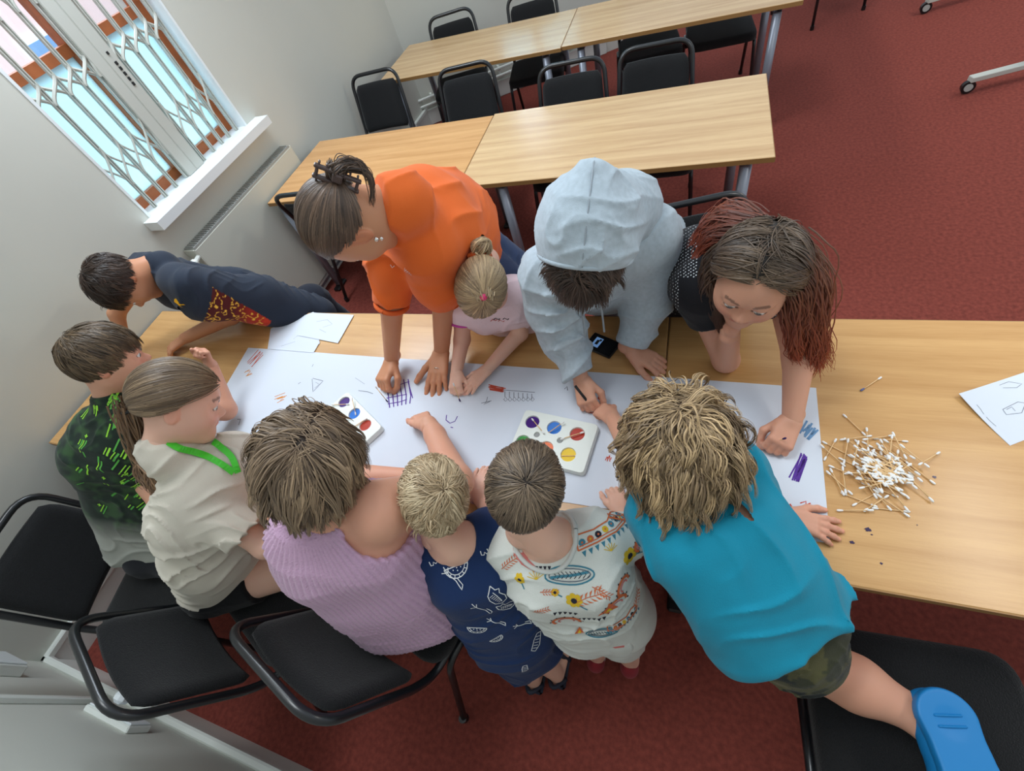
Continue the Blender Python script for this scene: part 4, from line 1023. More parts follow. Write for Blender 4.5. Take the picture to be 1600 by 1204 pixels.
# ---------------------------------------------------------------- the people
def trousers(per, name, hipL, hipR, knL, knR, anL, anR, r0, col, legr=(.075,.055,.045), h=.008, matn='cloth'):
    f = Field(); f.cone(hipL, hipR, r0, r0, .03); f.chain([hipL, knL, anL], legr, .03); f.chain([hipR, knR, anR], legr, .03)
    return garment(per, name, f, h, np.array(srgb(*col)), wrink(.004, 14, 7), matn)
def shoes(per, feet, d, L, col, name='shoe', sole=(230,230,230)):
    d = nrm(d)
    for ft in feet:
        ft = np.asarray(ft, float); f = Field(); f.cone(A3(ft[0], ft[1], .045)-d*L*.1, A3(ft[0], ft[1], .035)+d*L*.55, L*.19, L*.16, .02); f.ell(A3(ft[0], ft[1], .05)-d*L*.12, (L*.2, L*.2, .045)); f.plane(A3(ft[0], ft[1], .016), (0,0,-1))
        garment(per, name, f, .005, np.array(srgb(*col)))
        f = Field(); f.cone(A3(ft[0], ft[1], .012)-d*L*.12, A3(ft[0], ft[1], .012)+d*L*.58, L*.2, L*.17, .01); f.plane(A3(ft[0], ft[1], .018), (0,0,1)); f.plane(A3(ft[0], ft[1], .001), (0,0,-1))
        garment(per, 'sole', f, .005, np.array(srgb(*sole)))
DN = A3(0,0,-1); UP = A3(0,0,1)

# ---- boy in the navy shirt with flame sides, far left
def boy_flames():
    per = Person((.95, .14, 0), 'boy in a navy shirt with flame print side, bent over the far left corner', 'tan', 3)
    hc = P(192, 440, 1.15); per.head(hc, LD(hc, .22, -.96, -.08), LD(hc, -.95, -.18, .18), .208)
    shN, shF = P(296, 445, 1.07), P(228, 418, 1.06); ch = P(300, 452, .99); be = A3(.72, .01, .84); pe = A3(.82, .10, .64); nb = (shN+shF)*.5*.42+per.W(0,-.165,-.5)*.58; 
    elN, wrN = P(360, 494, .81), P(290, 528, .775); elF, wrF = P(182, 490, .93), P(195, 535, .82)
    f = per.B; torso(f, shN, shF, ch, be, pe, (.045,.082,.085,.09), k=.035); f.cone(per.W(0,-.15,-.5), nb, .042, .044, .02)
    per.limb([shN, elN, wrN], (.042, .037, .026)); per.limb([shF, elF, wrF], (.042, .031, .022))
    per.hand(wrN, nrm(P(262,547,.765)-wrN), DN, .145, (.35,.4,.45,.5), .45, side=-1, wr_r=.022)
    per.hand(wrF, nrm(A3(.1,-.9,-.05)), DN, .14, (.3,.35,.4,.4), .4, side=1, wr_r=.022); per.finish()
    g = Field(); torso(g, shN, shF, ch, be, pe, (.05,.085,.085,.09), infl=.012)
    g.cone(shN, shN+(elN-shN)*.58, .058, .062, .012, cut=-.012); g.cone(shF, shF+(elF-shF)*.6, .056, .058, .03, cut=-.01)
    collar(g, per, (shN+shF)/2, .07)
    # flame side panel: coloured cloth between belly and hem on the near side
    ax_ = nrm(pe-ch)
    def colf(V):
        c = np.tile(np.array(srgb(40,48,62)), (len(V), 1)); t = (V-ch)@ax_; n = vnoise(V*A3(1,1,1), 26, 9)*.5+vnoise(V, 60, 4)*.5
        side = (V-((ch+be)/2))@nrm(A3(-.2,-1,-.25)); m = (t > .03) & (t < .27) & (side > .03)
        hot = np.array(srgb(214,58,30))[None]*(1+.5*n[:,None]); yel = np.array(srgb(244,190,70))[None]; dk = np.array(srgb(84,26,26))[None]
        k = np.clip((t-.12)/.16, 0, 1)[:,None]; fl = dk*(1-k)+hot*k; fl = np.where((np.sin(V@ax_*150+n*9) > .86)[:,None], yel, fl); c[m] = fl[m]; return c
    o, V, F = garment(per, 'shirt', g, .0045, colf, wrink(.006, 12, 3, ax_, 2.5))
    q = Prints(o, V, F, per.root)
    h_ = q.at(276, 470)
    if h_: q.blob(q.frame(*h_, 0), h_[0], [(.0,.014),(.012,.004),(.030,.0),(.016,-.010),(.02,-.022),(.0,-.014),(-.016,-.018),(-.012,.0)], 'flame_y')
    q.done()
    hair(per, 6000, .045, crown=(.1,-.5,.85), c1=(36,26,22), c2=(78,58,45), off=.008, width=.0024, lift=.35, front=.40, back=-.42, seed=4, jit=.35, side=.05)
    trousers(per, 'trousers', A3(.82,.07,.64), A3(.84,.17,.64), A3(.86,.10,.38), A3(.90,.22,.38), A3(.88,.14,.10), A3(.92,.26,.10), .085, (28,32,44))
    shoes(per, [(.86,.15),(.91,.27)], (-1,0,0), .2, (40,40,48)); return per

# ---- boy in the green and black shirt
def boy_green():
    per = Person((.70, -.95, .47), 'boy in a black and lime patterned shirt raising his fist', 'rosy', 5)
    hc = P(168, 562, 1.17); per.head(hc, LD(hc, .93, .28, .20), LD(hc, -.32, .90, .30), .212, lids=.5)
    nb = P(184, 622, 1.06); shN, shF = P(160, 665, 1.0), P(262, 640, 1.0); ch = P(190, 700, .93); be = P(222, 770, .74); pe = P(248, 832, .56)
    elF, wrF = P(352, 640, .79), P(330, 572, .90); elN, wrN = A3(.98,-.90,.80), A3(1.12,-.74,.77)
    f = per.B; f.cone(per.W(0,-.15,-.50), nb, .046, .046, .03); torso(f, shN, shF, ch, be, pe, (.05,.09,.095,.11))
    per.limb([shF, P(300,640,.88), elF, wrF], (.045, .042, .038, .024)); per.limb([shN, elN, wrN], (.045,.036,.024))
    per.hand(wrF, LD(wrF, -.25, .85, .35), LD(wrF, -.9, -.3, .2), .125, (1.35,1.4,1.45,1.5), .25, side=-1, tcurl=1.4, wr_r=.024)
    per.hand(wrN, (.8,.5,-.05), DN, .13, (.4,.4,.4,.4), .3, side=1, wr_r=.024); per.finish()
    g = Field(); torso(g, shN, shF, ch, be, pe, (.055,.095,.10,.115), infl=.014); g.cone(shF, P(300,640,.88), .062, .066, .03, cut=0.); g.cone(shN, shN+(elN-shN)*.6, .062, .064, .03, cut=-.01)
    collar(g, per, (shN+shF)/2, .085); ax_ = nrm(pe-nb); Lt = np.linalg.norm(pe-nb)
    g.plane(pe+ax_*.06, ax_, .01)
    def colf(V):
        t = ((V-nb)@ax_)/Lt; n = vnoise(V, 22, 3)*.5+vnoise(V, 60, 8)*.5; dk = np.array(srgb(30,44,36))[None]*(1+.5*n[:,None]); gr = np.array(srgb(158,160,152))[None]
        gn = np.array(srgb(58,92,50))[None]; k = np.clip((t-.66)/.20, 0, 1)[:,None]; k2 = np.clip(n*1.5, 0, .6)[:,None]; return (dk*(1-k2)+gn*k2)*(1-k)+gr*k
    o, V, F = garment(per, 'shirt', g, .0045, colf, wrink(.006, 10, 4, ax_, 2.0))
    q = Prints(o, V, F, per.root); rd = random.Random(5)
    for k in range(95):
        u, v = rd.uniform(125, 275), rd.uniform(600, 800); h_ = q.at(u, v)
        if h_ is None: continue
        fr = q.frame(h_[0], h_[1], rd.choice((1.05, 1.15, 1.0, 1.25)))
        L = rd.uniform(.008, .022)
        if rd.random() < .72:
            q.ribbon(fr, h_[0], [(-L, 0), (L, 0)], rd.choice((.0035,.005,.006)), 'lime' if rd.random() < .35 else 'lime2')
            if rd.random() < .5: q.ribbon(fr, h_[0], [(-L*.8, .010), (L*.9, .010)], .0035, 'lime')
        else:
            q.ribbon(fr, h_[0], [(-.006, 0), (.006, 0)], .004, 'lime'); q.ribbon(fr, h_[0], [(0, -.006), (0, .006)], .004, 'lime')
    q.done()
    hair(per, 7000, .055, crown=(0,-.62,.78), c1=(56,44,33), c2=(122,100,74), off=.008, width=.0022, lift=.12, front=.45, back=-.48, seed=6, jit=.22, side=.02)
    k1, k2 = A3(.98,-.86,.52), A3(.92,-1.06,.52)
    trousers(per, 'trousers', pe+A3(.0,.07,-.02), pe+A3(0,-.07,-.02), k1, k2, A3(1.02,-.85,.10), A3(.98,-1.05,.10), .09, (26,28,34)); shoes(per, [(1.03,-.84),(.99,-1.05)], (1,.2,0), .2, (50,50,56)); return per
M['lime2'] = mat('green_print', srgb(86,170,70), .85)

# ---- girl with the ponytail and green lanyard
def girl_lanyard():
    per = Person((1.22, -1.08, .47), 'girl with a brown ponytail, cream T-shirt and bright green lanyard, seated in profile', 'fair', 7)
    hc = P(281, 630, 1.19); per.head(hc, LD(hc, .97, -.05, .12), LD(hc, -.10, .93, .35), .204)
    nb = P(300, 712, 1.06); shN, shF = P(300, 775, 1.0), P(368, 715, .99); ch = P(318, 790, .93); be = P(335, 850, .76); pe = P(350, 888, .57)
    elN, wrN = P(415, 852, .84), P(470, 800, .78); elF, wrF = P(440, 745, .84), P(490, 690, .775)
    f = per.B; f.cone(per.W(0,-.15,-.50), nb, .045, .048, .03); torso(f, shN, shF, ch, be, pe, (.05,.082,.082,.10))
    per.limb([shN, elN, wrN], (.042,.034,.023)); per.limb([shF, elF, wrF], (.042,.034,.023))
    th1, th2 = P(470, 862, .60), P(455, 900, .56); f.cone(pe+A3(0,-.06,0), P(478,880,.555), .080, .062, .03); f.cone(pe+A3(0,.06,0), P(500,850,.555), .080, .062, .03)
    f.chain([P(478,880,.555), A3(1.55,-.72,.12)], (.05,.035)); f.chain([P(500,850,.555), A3(1.62,-.66,.12)], (.05,.035))
    per.hand(wrN, (.6,.7,-.05), DN, .135, (.3,.3,.3,.3), .4, side=1, wr_r=.022); per.hand(wrF, (.8,.5,-.05), DN, .135, (.3,.3,.3,.3), .4, side=-1, wr_r=.022); per.finish()
    g = Field(); torso(g, shN, shF, ch, be, pe, (.05,.082,.085,.100), infl=.018); g.cone(shN, shN+(elN-shN)*.80, .062, .068, .03, cut=-.015); g.cone(shF, shF+(elF-shF)*.75, .062, .066, .03, cut=-.01)
    collar(g, per, (shN+shF)/2, .06, end=-.52, yb=-.13, dz=-.14); ax_ = nrm(pe-nb); g.plane(pe+ax_*.035, ax_, .01)
    o, V, F = garment(per, 'shirt', g, .0045, lambda V: np.array(srgb(206,200,186))[None]*(1+.05*vnoise(V, 9, 2)[:,None]), wrink(.010, 13, 12, ax_+A3(.5,0,0), 2.2))
    # lanyard laid over the shoulders and chest
    b = BVHTree.FromPolygons([tuple(v) for v in V], [tuple(int(i) for i in f_) for f_ in F]); mb = MB()
    for px in ([(262,690),(280,700),(300,705),(322,712),(345,724),(365,738)], [(325,684),(345,698),(362,714),(372,738)]):
        prev = None; pts = [np.array([u, v, 0.]) for u, v in px]; pts = bez(pts, 5); Vs = []
        for i, p in enumerate(pts):
            dd = nrm(ray(p[0], p[1])); h_ = b.ray_cast(Vector(CAM), Vector(dd)); t = pts[min(i+1,len(pts)-1)]-pts[max(i-1,0)]; nn = np.array([-t[1], t[0]])/np.linalg.norm(t[:2])*5.2
            ok = True; pr2 = []
            for q_ in (1, -1):
                d2 = nrm(ray(p[0]+nn[0]*q_, p[1]+nn[1]*q_)); h2 = b.ray_cast(Vector(CAM), Vector(d2))
                if h2[0] is None or h_[0] is None: ok = False; break
                dist = min(h2[3], h_[3]+.015); pr2.append(CAM+d2*(dist-.005))
            if ok: Vs += pr2
        if len(Vs) > 2: n_ = len(Vs)//2; mb.add(Vs, [(2*i, 2*i+1, 2*i+3, 2*i+2) for i in range(n_-1)])
    p0, p1 = P(366,826,.80), P(425,831,.80); mb.box((p0+p1)/2, (np.linalg.norm(p1-p0), .018, .003), np.stack([nrm(p1-p0), nrm(np.cross(UP, nrm(p1-p0))), UP])) if False else None; mb2 = MB(); mb2.box((p0+p1)/2, (np.linalg.norm(p1-p0), .018, .003), np.stack([nrm(p1-p0), nrm(np.cross(UP, nrm(p1-p0))), UP]))
    M['lan'] = mat('green_ribbon', srgb(70,200,50), .5); mb2.build('lanyard_end', M['lan'], per.root); ob = mb.build('lanyard', M['lan'], per.root); ob.modifiers.new('s', 'SOLIDIFY').thickness = .0015
    sh = Field(); 
    for q_ in (-1, 1): sh.cone(pe+A3(0,q_*.06,0), (pe+A3(0,q_*.06,0))*.42+(P(478,880,.555) if q_ < 0 else P(500,850,.555))*.58, .094, .084, .03, cut=-.03)
    sh.cone(pe+A3(-.02,-.05,-.01), pe+A3(-.02,.05,-.01), .095, .095, .03)
    o2, V2, F2 = garment(per, 'shorts', sh, .005, np.array(srgb(20,21,24)), wrink(.003, 16, 3))
    q = Prints(o2, V2, F2, per.root)
    for px in ([(396,868),(401,885),(403,905),(398,925)], [(404,912),(385,918),(372,916)]):
        h_ = q.at(*px[1]) 
        if h_:
            fr = q.frame(*h_, 0); pts = []
            for u, v in px:
                hh = q.at(u, v)
                if hh: pts.append(((hh[0]-h_[0])@fr[0], (hh[0]-h_[0])@fr[1]))
            if len(pts) > 1: q.ribbon(fr, h_[0], pts, .009, 'cloth_white', .003)
    q.done()
    tie = (0,-.93,-.38); side_part = (.0,.35,.93)
    hair(per, 7000, .17, c1=(78,61,46), c2=(150,126,98), off=.010, width=.0024, front=.38, back=-.45, seed=8, tie=(0,-.93,-.38), seg=10, side=-.12, cspread=.06, capoff=.010)
    a = per.W(0,-.50,-.06); 
    locks(per, 'ponytail', [[a, P(226,690,1.12), P(232,735,1.08), P(246,780,1.03)], [a, P(220,700,1.12), P(242,740,1.08), P(256,774,1.03)], [a, P(230,690,1.13), P(218,735,1.08), P(238,768,1.04)]], 520, .014, .0045, (84,62,44), (146,112,80), wave=.006, seed=3, tipspread=.7)
    m = MB(); m.tube(bez([a+A3(.02*math.cos(t), .02*math.sin(t), 0) for t in np.linspace(0, 2*PI, 9)], 3), .005, 8); m.build('hair_tie', M['black_plastic'], per.root, smooth=True)
    return per

# ---- child with bobbed hair in the lilac knitted top
def child_lilac():
    per = Person((1.85, -1.02, .47), 'child with a brown bob in a lilac ribbed knitted vest, seen from behind', 'rosy', 9)
    hc = P(482, 712, 1.18); per.head(hc, LD(hc, .30, .80, -.50), LD(hc, -.05, .60, .80), .218, face=True)
    nb = P(520, 790, 1.06); shL, shR = P(455, 838, 1.0), P(600, 795, 1.02); ch = P(545, 850, .93); be = P(600, 892, .77); pe = P(642, 925, .60)
    elR, wrR = P(712, 752, .86), P(680, 680, .80); elL, wrL = P(440, 800, .86), P(560, 742, .80)
    f = per.B; f.cone(per.W(0,-.15,-.50), nb, .048, .055, .03); torso(f, shL, shR, ch, be, pe, (.055,.095,.10,.12))
    per.limb([P(590,800,1.03), P(650,778,.95), elR, wrR, P(670,662,.795)], (.074,.060,.047,.032,.027)); per.limb([shL, elL, wrL, P(650,745,.79)], (.05,.040,.034,.024))
    per.hand(P(668,664,.795), LD(wrR, -.25, .35, -.6), LD(wrR, .1,-.6,-.6), .135, (.7,.8,.8,.9), .3, side=1, wr_r=.026); per.hand(P(650,745,.79), (.5,.8,-.05), DN, .13, (.3,.3,.3,.3), .4, side=-1, wr_r=.022)
    th = [(pe+A3(.06*q_,-.02,0), A3(1.98+.10*q_, -.62, .52)) for q_ in (-1, 1)]
    for a, b in th: f.cone(a, b, .085, .06, .03); f.chain([b, A3(b[0], b[1]+.05, .10)], (.05,.035))
    per.finish()
    g = Field(); torso(g, shL, shR, ch, be, pe, (.050,.095,.108,.135), infl=.012, k=.06); ax_ = nrm(pe-nb)
    g.cone(P(600,808,1.03), P(640,790,1.05), .088, .095, .014, 's'); g.cone(shL-nrm(shR-shL)*.035, shL-nrm(shR-shL)*.10, .055, .06, .014, 's')
    g.ell(nb+A3(0,.01,.02), .07, None, .012, 's'); g.plane(pe+ax_*.075, ax_, .015)
    sn = nrm(shR-shL)
    def ribs(X):
        a = np.arctan2((X-be)@np.cross(ax_, sn), (X-be)@sn)*.12; t = (X-nb)@ax_; w_ = vnoise(X, 6, 2)*.01
        r1 = np.sin((a+w_)*2*PI/.0125)*.0017; r2 = np.sin((t+w_)*2*PI/.019)*.0009*(t > .30); return r1+r2+wrink(.003, 8, 5)(X)
    garment(per, 'knitted_vest', g, .0036, lambda V: np.array(srgb(196,160,188))[None]*(1-.10*(ribs(V) > .0011)[:,None]), ribs, 'knit')
    sh = Field()
    for a, b in th: sh.cone(a, a*.4+b*.6, .098, .088, .03, cut=-.02)
    garment(per, 'shorts', sh, .007, np.array(srgb(60,60,80)), wrink(.003, 16, 3))
    gd = -hc+hc; cb = nb
    def coll(p):
        return p
    hair(per, 9500, .120, crown=(.10,-.35,.93), part=(.12,.6,.8), c1=(68,53,43), c2=(172,146,116), off=.012, width=.0024, front=.45, back=-.70, side=-.35, seed=10, grav=.55, frontlen=.45, wave=.36, wfreq=52, lift=.03, seg=14, jit=.18, gdir=nrm(LD(hc, .10, -.90, -.45)*.8+A3(0,0,-.4)), capoff=.006, top=1.1, pull=.25, cspread=.08, clump=20)
    return per

# ---- blond toddler
def toddler_body(per, hc, nb, shL, shR, pe, ft1, ft2, hem, cols, fn, arms, sk=.0):
    pass
def toddler_blond():
    per = Person((2.18, -1.05, 0), 'blond toddler in a navy romper with white line drawings, standing at the table edge', 'fair', 11)
    hc = P(676, 776, 1.0); per.head(hc, LD(hc, -.30, .82, -.5), LD(hc, -.02, .55, .83), .188)
    nb = P(712, 850, .88); shL, shR = P(672, 868, .835), P(765, 836, .845); ch = P(742, 890, .77); be = P(775, 935, .62); pe = P(800, 985, .46)
    f = per.B; f.cone(per.W(0,-.15,-.48), nb, .040, .046, .03); torso(f, shL, shR, ch, be, pe, (.042,.072,.078,.085), k=.04)
    elR, wrR = P(770, 800, .80), P(745, 770, .76); elL, wrL = P(655, 835, .80), P(650, 790, .76)
    per.limb([shR, elR, wrR], (.034,.029,.021)); per.limb([shL, elL, wrL], (.034,.029,.021))
    per.hand(wrR, (.1,1,-.05), DN, .105, (.3,.3,.3,.3), .4, side=1, wr_r=.02, h=.002); per.hand(wrL, (0,1,-.05), DN, .105, (.3,.3,.3,.3), .4, side=-1, wr_r=.02)
    a1, a2 = P(832, 1058, .07), P(868, 1050, .07); ax_ = nrm(pe-nb)
    f.chain([pe+A3(-.035,-.01,0), A3(*(pe*.45+a1*.55)), a1], (.05,.042,.028)); f.chain([pe+A3(.035,.01,0), A3(*(pe*.45+a2*.55)), a2], (.05,.042,.028))
    for a in (a1, a2): f.cone(A3(a[0], a[1]-.01, .035), A3(a[0]+.01, a[1]+.085, .028), .026, .022, .02)
    per.finish(.0045)
    g = Field(); torso(g, shL, shR, ch, be, pe, (.042,.072,.080,.088), infl=.012, k=.04)
    g.cone(shR, shR+(elR-shR)*.6, .046, .048, .02, cut=-.005); g.cone(shL, shL+(elL-shL)*.6, .046, .048, .02, cut=-.005)
    g.cone(pe, P(812,1020,.30), .092, .084, .03); g.cone(pe, P(842,1004,.30), .088, .080, .03); g.plane(A3(0,0,.275), (0,0,-1), .01)
    g.ell(nb+A3(-.005,.005,.02), (.062,.062,.055), None, .01, 's')
    o, V, F = garment(per, 'romper', g, .004, np.array(srgb(25,48,90)), wrink(.007, 11, 5, ax_, 2.2))
    q = Prints(o, V, F, per.root)
    def motif(u, v, ang, kind, s_=1.0):
        h_ = q.at(u, v)
        if h_ is None: return
        fr = q.frame(*h_, ang); p = h_[0]; w_ = .0022; S = lambda L: [(x*s_, y*s_) for x, y in L]
        if kind == 'mel':      # half round slice with rind, pips and stalk legs
            q.ribbon(fr, p, S([(.03*math.cos(t), -.03*math.sin(t)*.8) for t in np.linspace(0, PI, 10)]), w_, 'cloth_white'); q.ribbon(fr, p, S([(.022*math.cos(t), -.022*math.sin(t)*.8) for t in np.linspace(0, PI, 10)]), w_*.8, 'cloth_white')
            q.ribbon(fr, p, S([(-.03,0),(.03,0)]), w_, 'cloth_white')
            for x, y in ((-.010,-.006),(0,-.010),(.010,-.006),(.0,-.004)): q.blob(fr, p, [(x*s_+a_, y*s_+b_) for a_, b_ in circ(.0016, 6)], 'cloth_white')
            for k in range(7): t = PI*(k+.5)/7; q.ribbon(fr, p, S([(.022*math.cos(t), -.0176*math.sin(t)), (.03*math.cos(t), -.024*math.sin(t))]), w_*.8, 'cloth_white')
        elif kind == 'branch':
            q.ribbon(fr, p, S([(-.03,.01),(-.01,0),(.012,-.003),(.034,-.014),(.030,-.002),(.012,.004)]), w_, 'cloth_white'); q.ribbon(fr, p, S([(-.02,.014),(-.014,.003),(-.026,-.006)]), w_, 'cloth_white')
        elif kind == 'curl': q.ribbon(fr, p, S([(-.008,.006),(-.009,-.004),(-.003,-.006),(.0,.0),(.004,-.006),(.009,-.004),(.008,.006)]), w_, 'cloth_white')
        elif kind == 'animal':
            q.ribbon(fr, p, S([(-.028,.022),(-.014,.018),(-.006,.024),(0,.014),(.018,.010),(.030,-.002),(.026,-.018),(.010,-.024),(-.010,-.016),(-.022,-.004),(-.028,.022)]), w_, 'cloth_white'); q.ribbon(fr, p, S([(-.016,.01),(-.002,.004),(.012,-.004),(.022,-.012)]), w_, 'cloth_white')
            for k in range(6): q.ribbon(fr, p, S([(-.012+k*.006,.004-k*.002),(-.016+k*.006,-.006-k*.002)]), w_*.8, 'cloth_white')
        elif kind == 'long':
            q.ribbon(fr, p, S([(-.006,.028),(.008,.028),(.012,-.012),(.004,-.03),(-.008,-.026),(-.010,.010),(-.006,.028)]), w_, 'cloth_white')
            for k in range(5): q.ribbon(fr, p, S([(-.006,.018-k*.009),(.007,.016-k*.009)]), w_*.8, 'cloth_white')
    for a in ((713,884,.3,'mel'),(707,901,-.5,'branch'),(757,862,.4,'curl'),(786,878,0,'branch'),(776,932,-.6,'animal',1.0),(790,946,.4,'animal',.8),(752,950,-.8,'branch'),(745,980,.2,'mel',.85),(774,996,1.2,'mel',.7),(838,1002,-.3,'long',1.1),(775,972,-.3,'branch',.8),(835,940,.5,'animal',.7),(820,1046,0,'long',.8),(677,878,.6,'curl'),(800,905,.2,'curl',.8),(815,975,.1,'branch',.8)): motif(*a)
    q.done()
    hair(per, 7500, .050, crown=(.12,-.42,.88), c1=(150,124,90), c2=(228,208,172), off=.008, width=.0022, lift=.2, front=.35, back=-.52, seed=12, jit=.40, side=-.05)
    for a in (a1, a2):
        s_ = MB(); s_.box((a[0]+.003, a[1]+.03, .010), (.062, .15, .018), None, .008); s_.tube(bez([A3(a[0]-.032, a[1]+.05, .02), A3(a[0], a[1]+.055, .062), A3(a[0]+.034, a[1]+.05, .02)], 5), .008, 8); s_.tube(bez([A3(a[0]-.032, a[1]-.01, .03), A3(a[0], a[1]-.045, .062), A3(a[0]+.034, a[1]-.01, .03)], 5), .008, 8); s_.build('sandal', M['navy_rub'], per.root, smooth=True)
    return per
M['navy_rub'] = mat('navy_sandal', srgb(32,40,56), .6)

# ---- brown haired toddler in the patterned outfit
def toddler_brown():
    per = Person((2.43, -.92, 0), 'brown haired toddler in a pale outfit printed with orange, blue and yellow shapes', 'fair', 13)
    hc = P(822, 762, 1.05); per.head(hc, LD(hc, .22, .85, -.48), LD(hc, .0, .52, .85), .196)
    nb = P(852, 838, .905); shL, shR = P(800, 858, .845), P(935, 838, .855); ch = P(885, 890, .78); be = P(912, 925, .63); pe = P(938, 958, .49)
    f = per.B; f.cone(per.W(0,-.15,-.48), nb, .044, .052, .03); torso(f, shL, shR, ch, be, pe, (.045,.078,.084,.09), k=.04)
    elR, wrR = P(1000, 835, .79), P(972, 802, .762); elL, wrL = P(770, 832, .79), P(768, 795, .76)
    per.limb([shR, elR, wrR], (.036,.030,.021)); per.limb([shL, elL, wrL], (.036,.030,.021))
    per.hand(wrR, (-.4,.9,-.05), DN, .105, (.5,.5,.5,.5), .4, side=1, wr_r=.02); per.hand(wrL, (.2,1,-.05), DN, .105, (.3,.3,.3,.3), .4, side=-1, wr_r=.02)
    a1, a2 = P(932, 1022, .07), P(985, 1030, .07)
    f.chain([pe+A3(-.04,0,0), pe*.45+a1*.55, a1], (.052,.042,.030)); f.chain([pe+A3(.04,0,0), pe*.45+a2*.55, a2], (.052,.042,.030)); per.finish(.0045)
    ax_ = nrm(pe-nb); g = Field(); torso(g, shL, shR, ch, be, pe, (.045,.078,.086,.090), infl=.014, k=.04)
    g.cone(shR, shR+(elR-shR)*.95, .054, .054, .02, cut=-.015); g.cone(shL, shL+(elL-shL)*.9, .054, .054, .02, cut=-.01)
    g.ell(nb+A3(0,.0,.022), (.068,.066,.055), None, .01, 's'); g.plane(pe+ax_*.05, ax_, .012)
    base = np.array(srgb(212,216,210))
    o, V, F = garment(per, 'shirt', g, .004, base, wrink(.006, 12, 6, ax_, 2.0)); q = Prints(o, V, F, per.root); qs = [q]
    s2 = Field(); 
    for a, q_ in ((a1, -1), (a2, 1)): s2.cone(pe+A3(q_*.04,0,.02), (pe+A3(q_*.04,0,0))*.56+a*.44, .088, .072, .02, cut=-.02)
    o2, V2, F2 = garment(per, 'shorts', s2, .004, base*.97, wrink(.005, 14, 8)); q2 = Prints(o2, V2, F2, per.root)
    # collar
    m = MB(); t0 = nb+A3(0,.0,.012); sn = nrm(shR-shL); fw = nrm(np.cross(UP, sn))
    b_ = q.b; pts = []
    for t in np.linspace(0, 2*PI, 33):
        dd = sn*math.cos(t)*.072+fw*math.sin(t)*.070; h_ = b_.ray_cast(Vector(t0+dd+A3(0,0,.12)), Vector((0,0,-1)), .3)
        if h_[0] is not None: pts.append(np.array(h_[0])+A3(0,0,.001))
    if len(pts) > 6: m.tube(pts, .0055, 8, cap=False); m.build('collar', M['collar'], per.root, smooth=True)
    rd = random.Random(3); W_ = .0026
    def put(Q, u, v, ang, kind, s_=1.0):
        s_ *= 1.28
        h_ = Q.at(u, v)
        if h_ is None: return
        fr = Q.frame(*h_, ang); p = h_[0]; S = lambda L: [(x*s_, y*s_) for x, y in L]
        if kind == 'band':     # orange band full of little flowers, toothed edge
            out = S([(-.055,-.020),(-.02,-.018),(.02,-.010),(.05,.006),(.056,.022),(.046,.034),(.03,.030),(.01,.012),(-.02,.004),(-.055,.004)])
            Q.ribbon(fr, p, out+[out[0]], .003, 'p_orange')
            for k, c_ in enumerate(('p_teal','p_orange','p_dark','p_yellow','p_teal','p_dark','p_teal')):
                t = k/6; x, y = (-.046+.092*t)*s_, (-.010+.034*t*t)*s_; Q.blob(fr, p, [(x+a_, y+b_) for a_, b_ in circ(.0062*s_, 8)], c_); Q.blob(fr, p, [(x+a_, y+b_) for a_, b_ in circ(.002*s_, 6)], 'p_orange' if c_ != 'p_orange' else 'p_yellow', .0016)
            for k in range(10):
                x = -.05+.105*k/9; y = -.024+.03*max(0, k/9)**2; Q.blob(fr, p, S([(x,y),(x+.008,y+.001),(x+.005,y-.009)]), 'p_teal')
            Q.ribbon(fr, p, S([(-.052,-.015),(-.02,-.013),(.02,-.005),(.047,.010)]), .002, 'p_orange')
        elif kind == 'loop':   # blue plaited loop
            Q.ribbon(fr, p, S([(.042*math.cos(t), .016*math.sin(t)) for t in np.linspace(0, 2*PI, 24)]), .0035, 'p_teal'); Q.ribbon(fr, p, S([(.036*math.cos(t), .011*math.sin(t)) for t in np.linspace(0, 2*PI, 20)]), .0025, 'p_grey')
            Q.ribbon(fr, p, S([(-.034,-.003),(.0,-.001),(.034,.004)]), .006, 'p_teal')
            for k in range(9): x = -.03+.0075*k; Q.ribbon(fr, p, S([(x,-.006),(x+.006,.0),(x+.001,.006)]), .0016, 'p_dark')
        elif kind == 'leaf':
            Q.ribbon(fr, p, S([(-.026,.0),(.0,.002),(.026,-.002)]), .0018, 'p_c')
            for k in range(6):
                x = -.02+.008*k
                for sg in (1, -1): Q.blob(fr, p, S([(x,0),(x+.004,sg*.004),(x+.010,sg*.010),(x+.004,sg*.008)]), 'p_c')
        elif kind == 'flower':
            for k in range(7): t = 2*PI*k/7; Q.blob(fr, p, [(.011*s_*math.cos(t)+a_, .011*s_*math.sin(t)+b_) for a_, b_ in circ(.0058*s_, 8)], 'p_yellow')
            Q.blob(fr, p, circ(.006*s_, 8), 'p_dark', .0016); Q.ribbon(fr, p, S([(.01,-.01),(.024,-.02)]), .003, 'p_teal')
        elif kind == 'tri': Q.blob(fr, p, S([(-.018,-.012),(.018,-.008),(.004,.020)]), 'p_orange'); Q.blob(fr, p, S([(-.006,-.008),(.008,-.006),(.002,.006)]), 'p_yellow', .0016)
        elif kind == 'bow':
            Q.ribbon(fr, p, S([(.026*math.cos(t), .018*math.sin(t)) for t in np.linspace(-.4, 3.9, 14)]), .007, 'p_orange'); Q.ribbon(fr, p, S([(.015*math.cos(t), .010*math.sin(t)) for t in np.linspace(-.4, 3.9, 12)]), .004, 'p_pink')
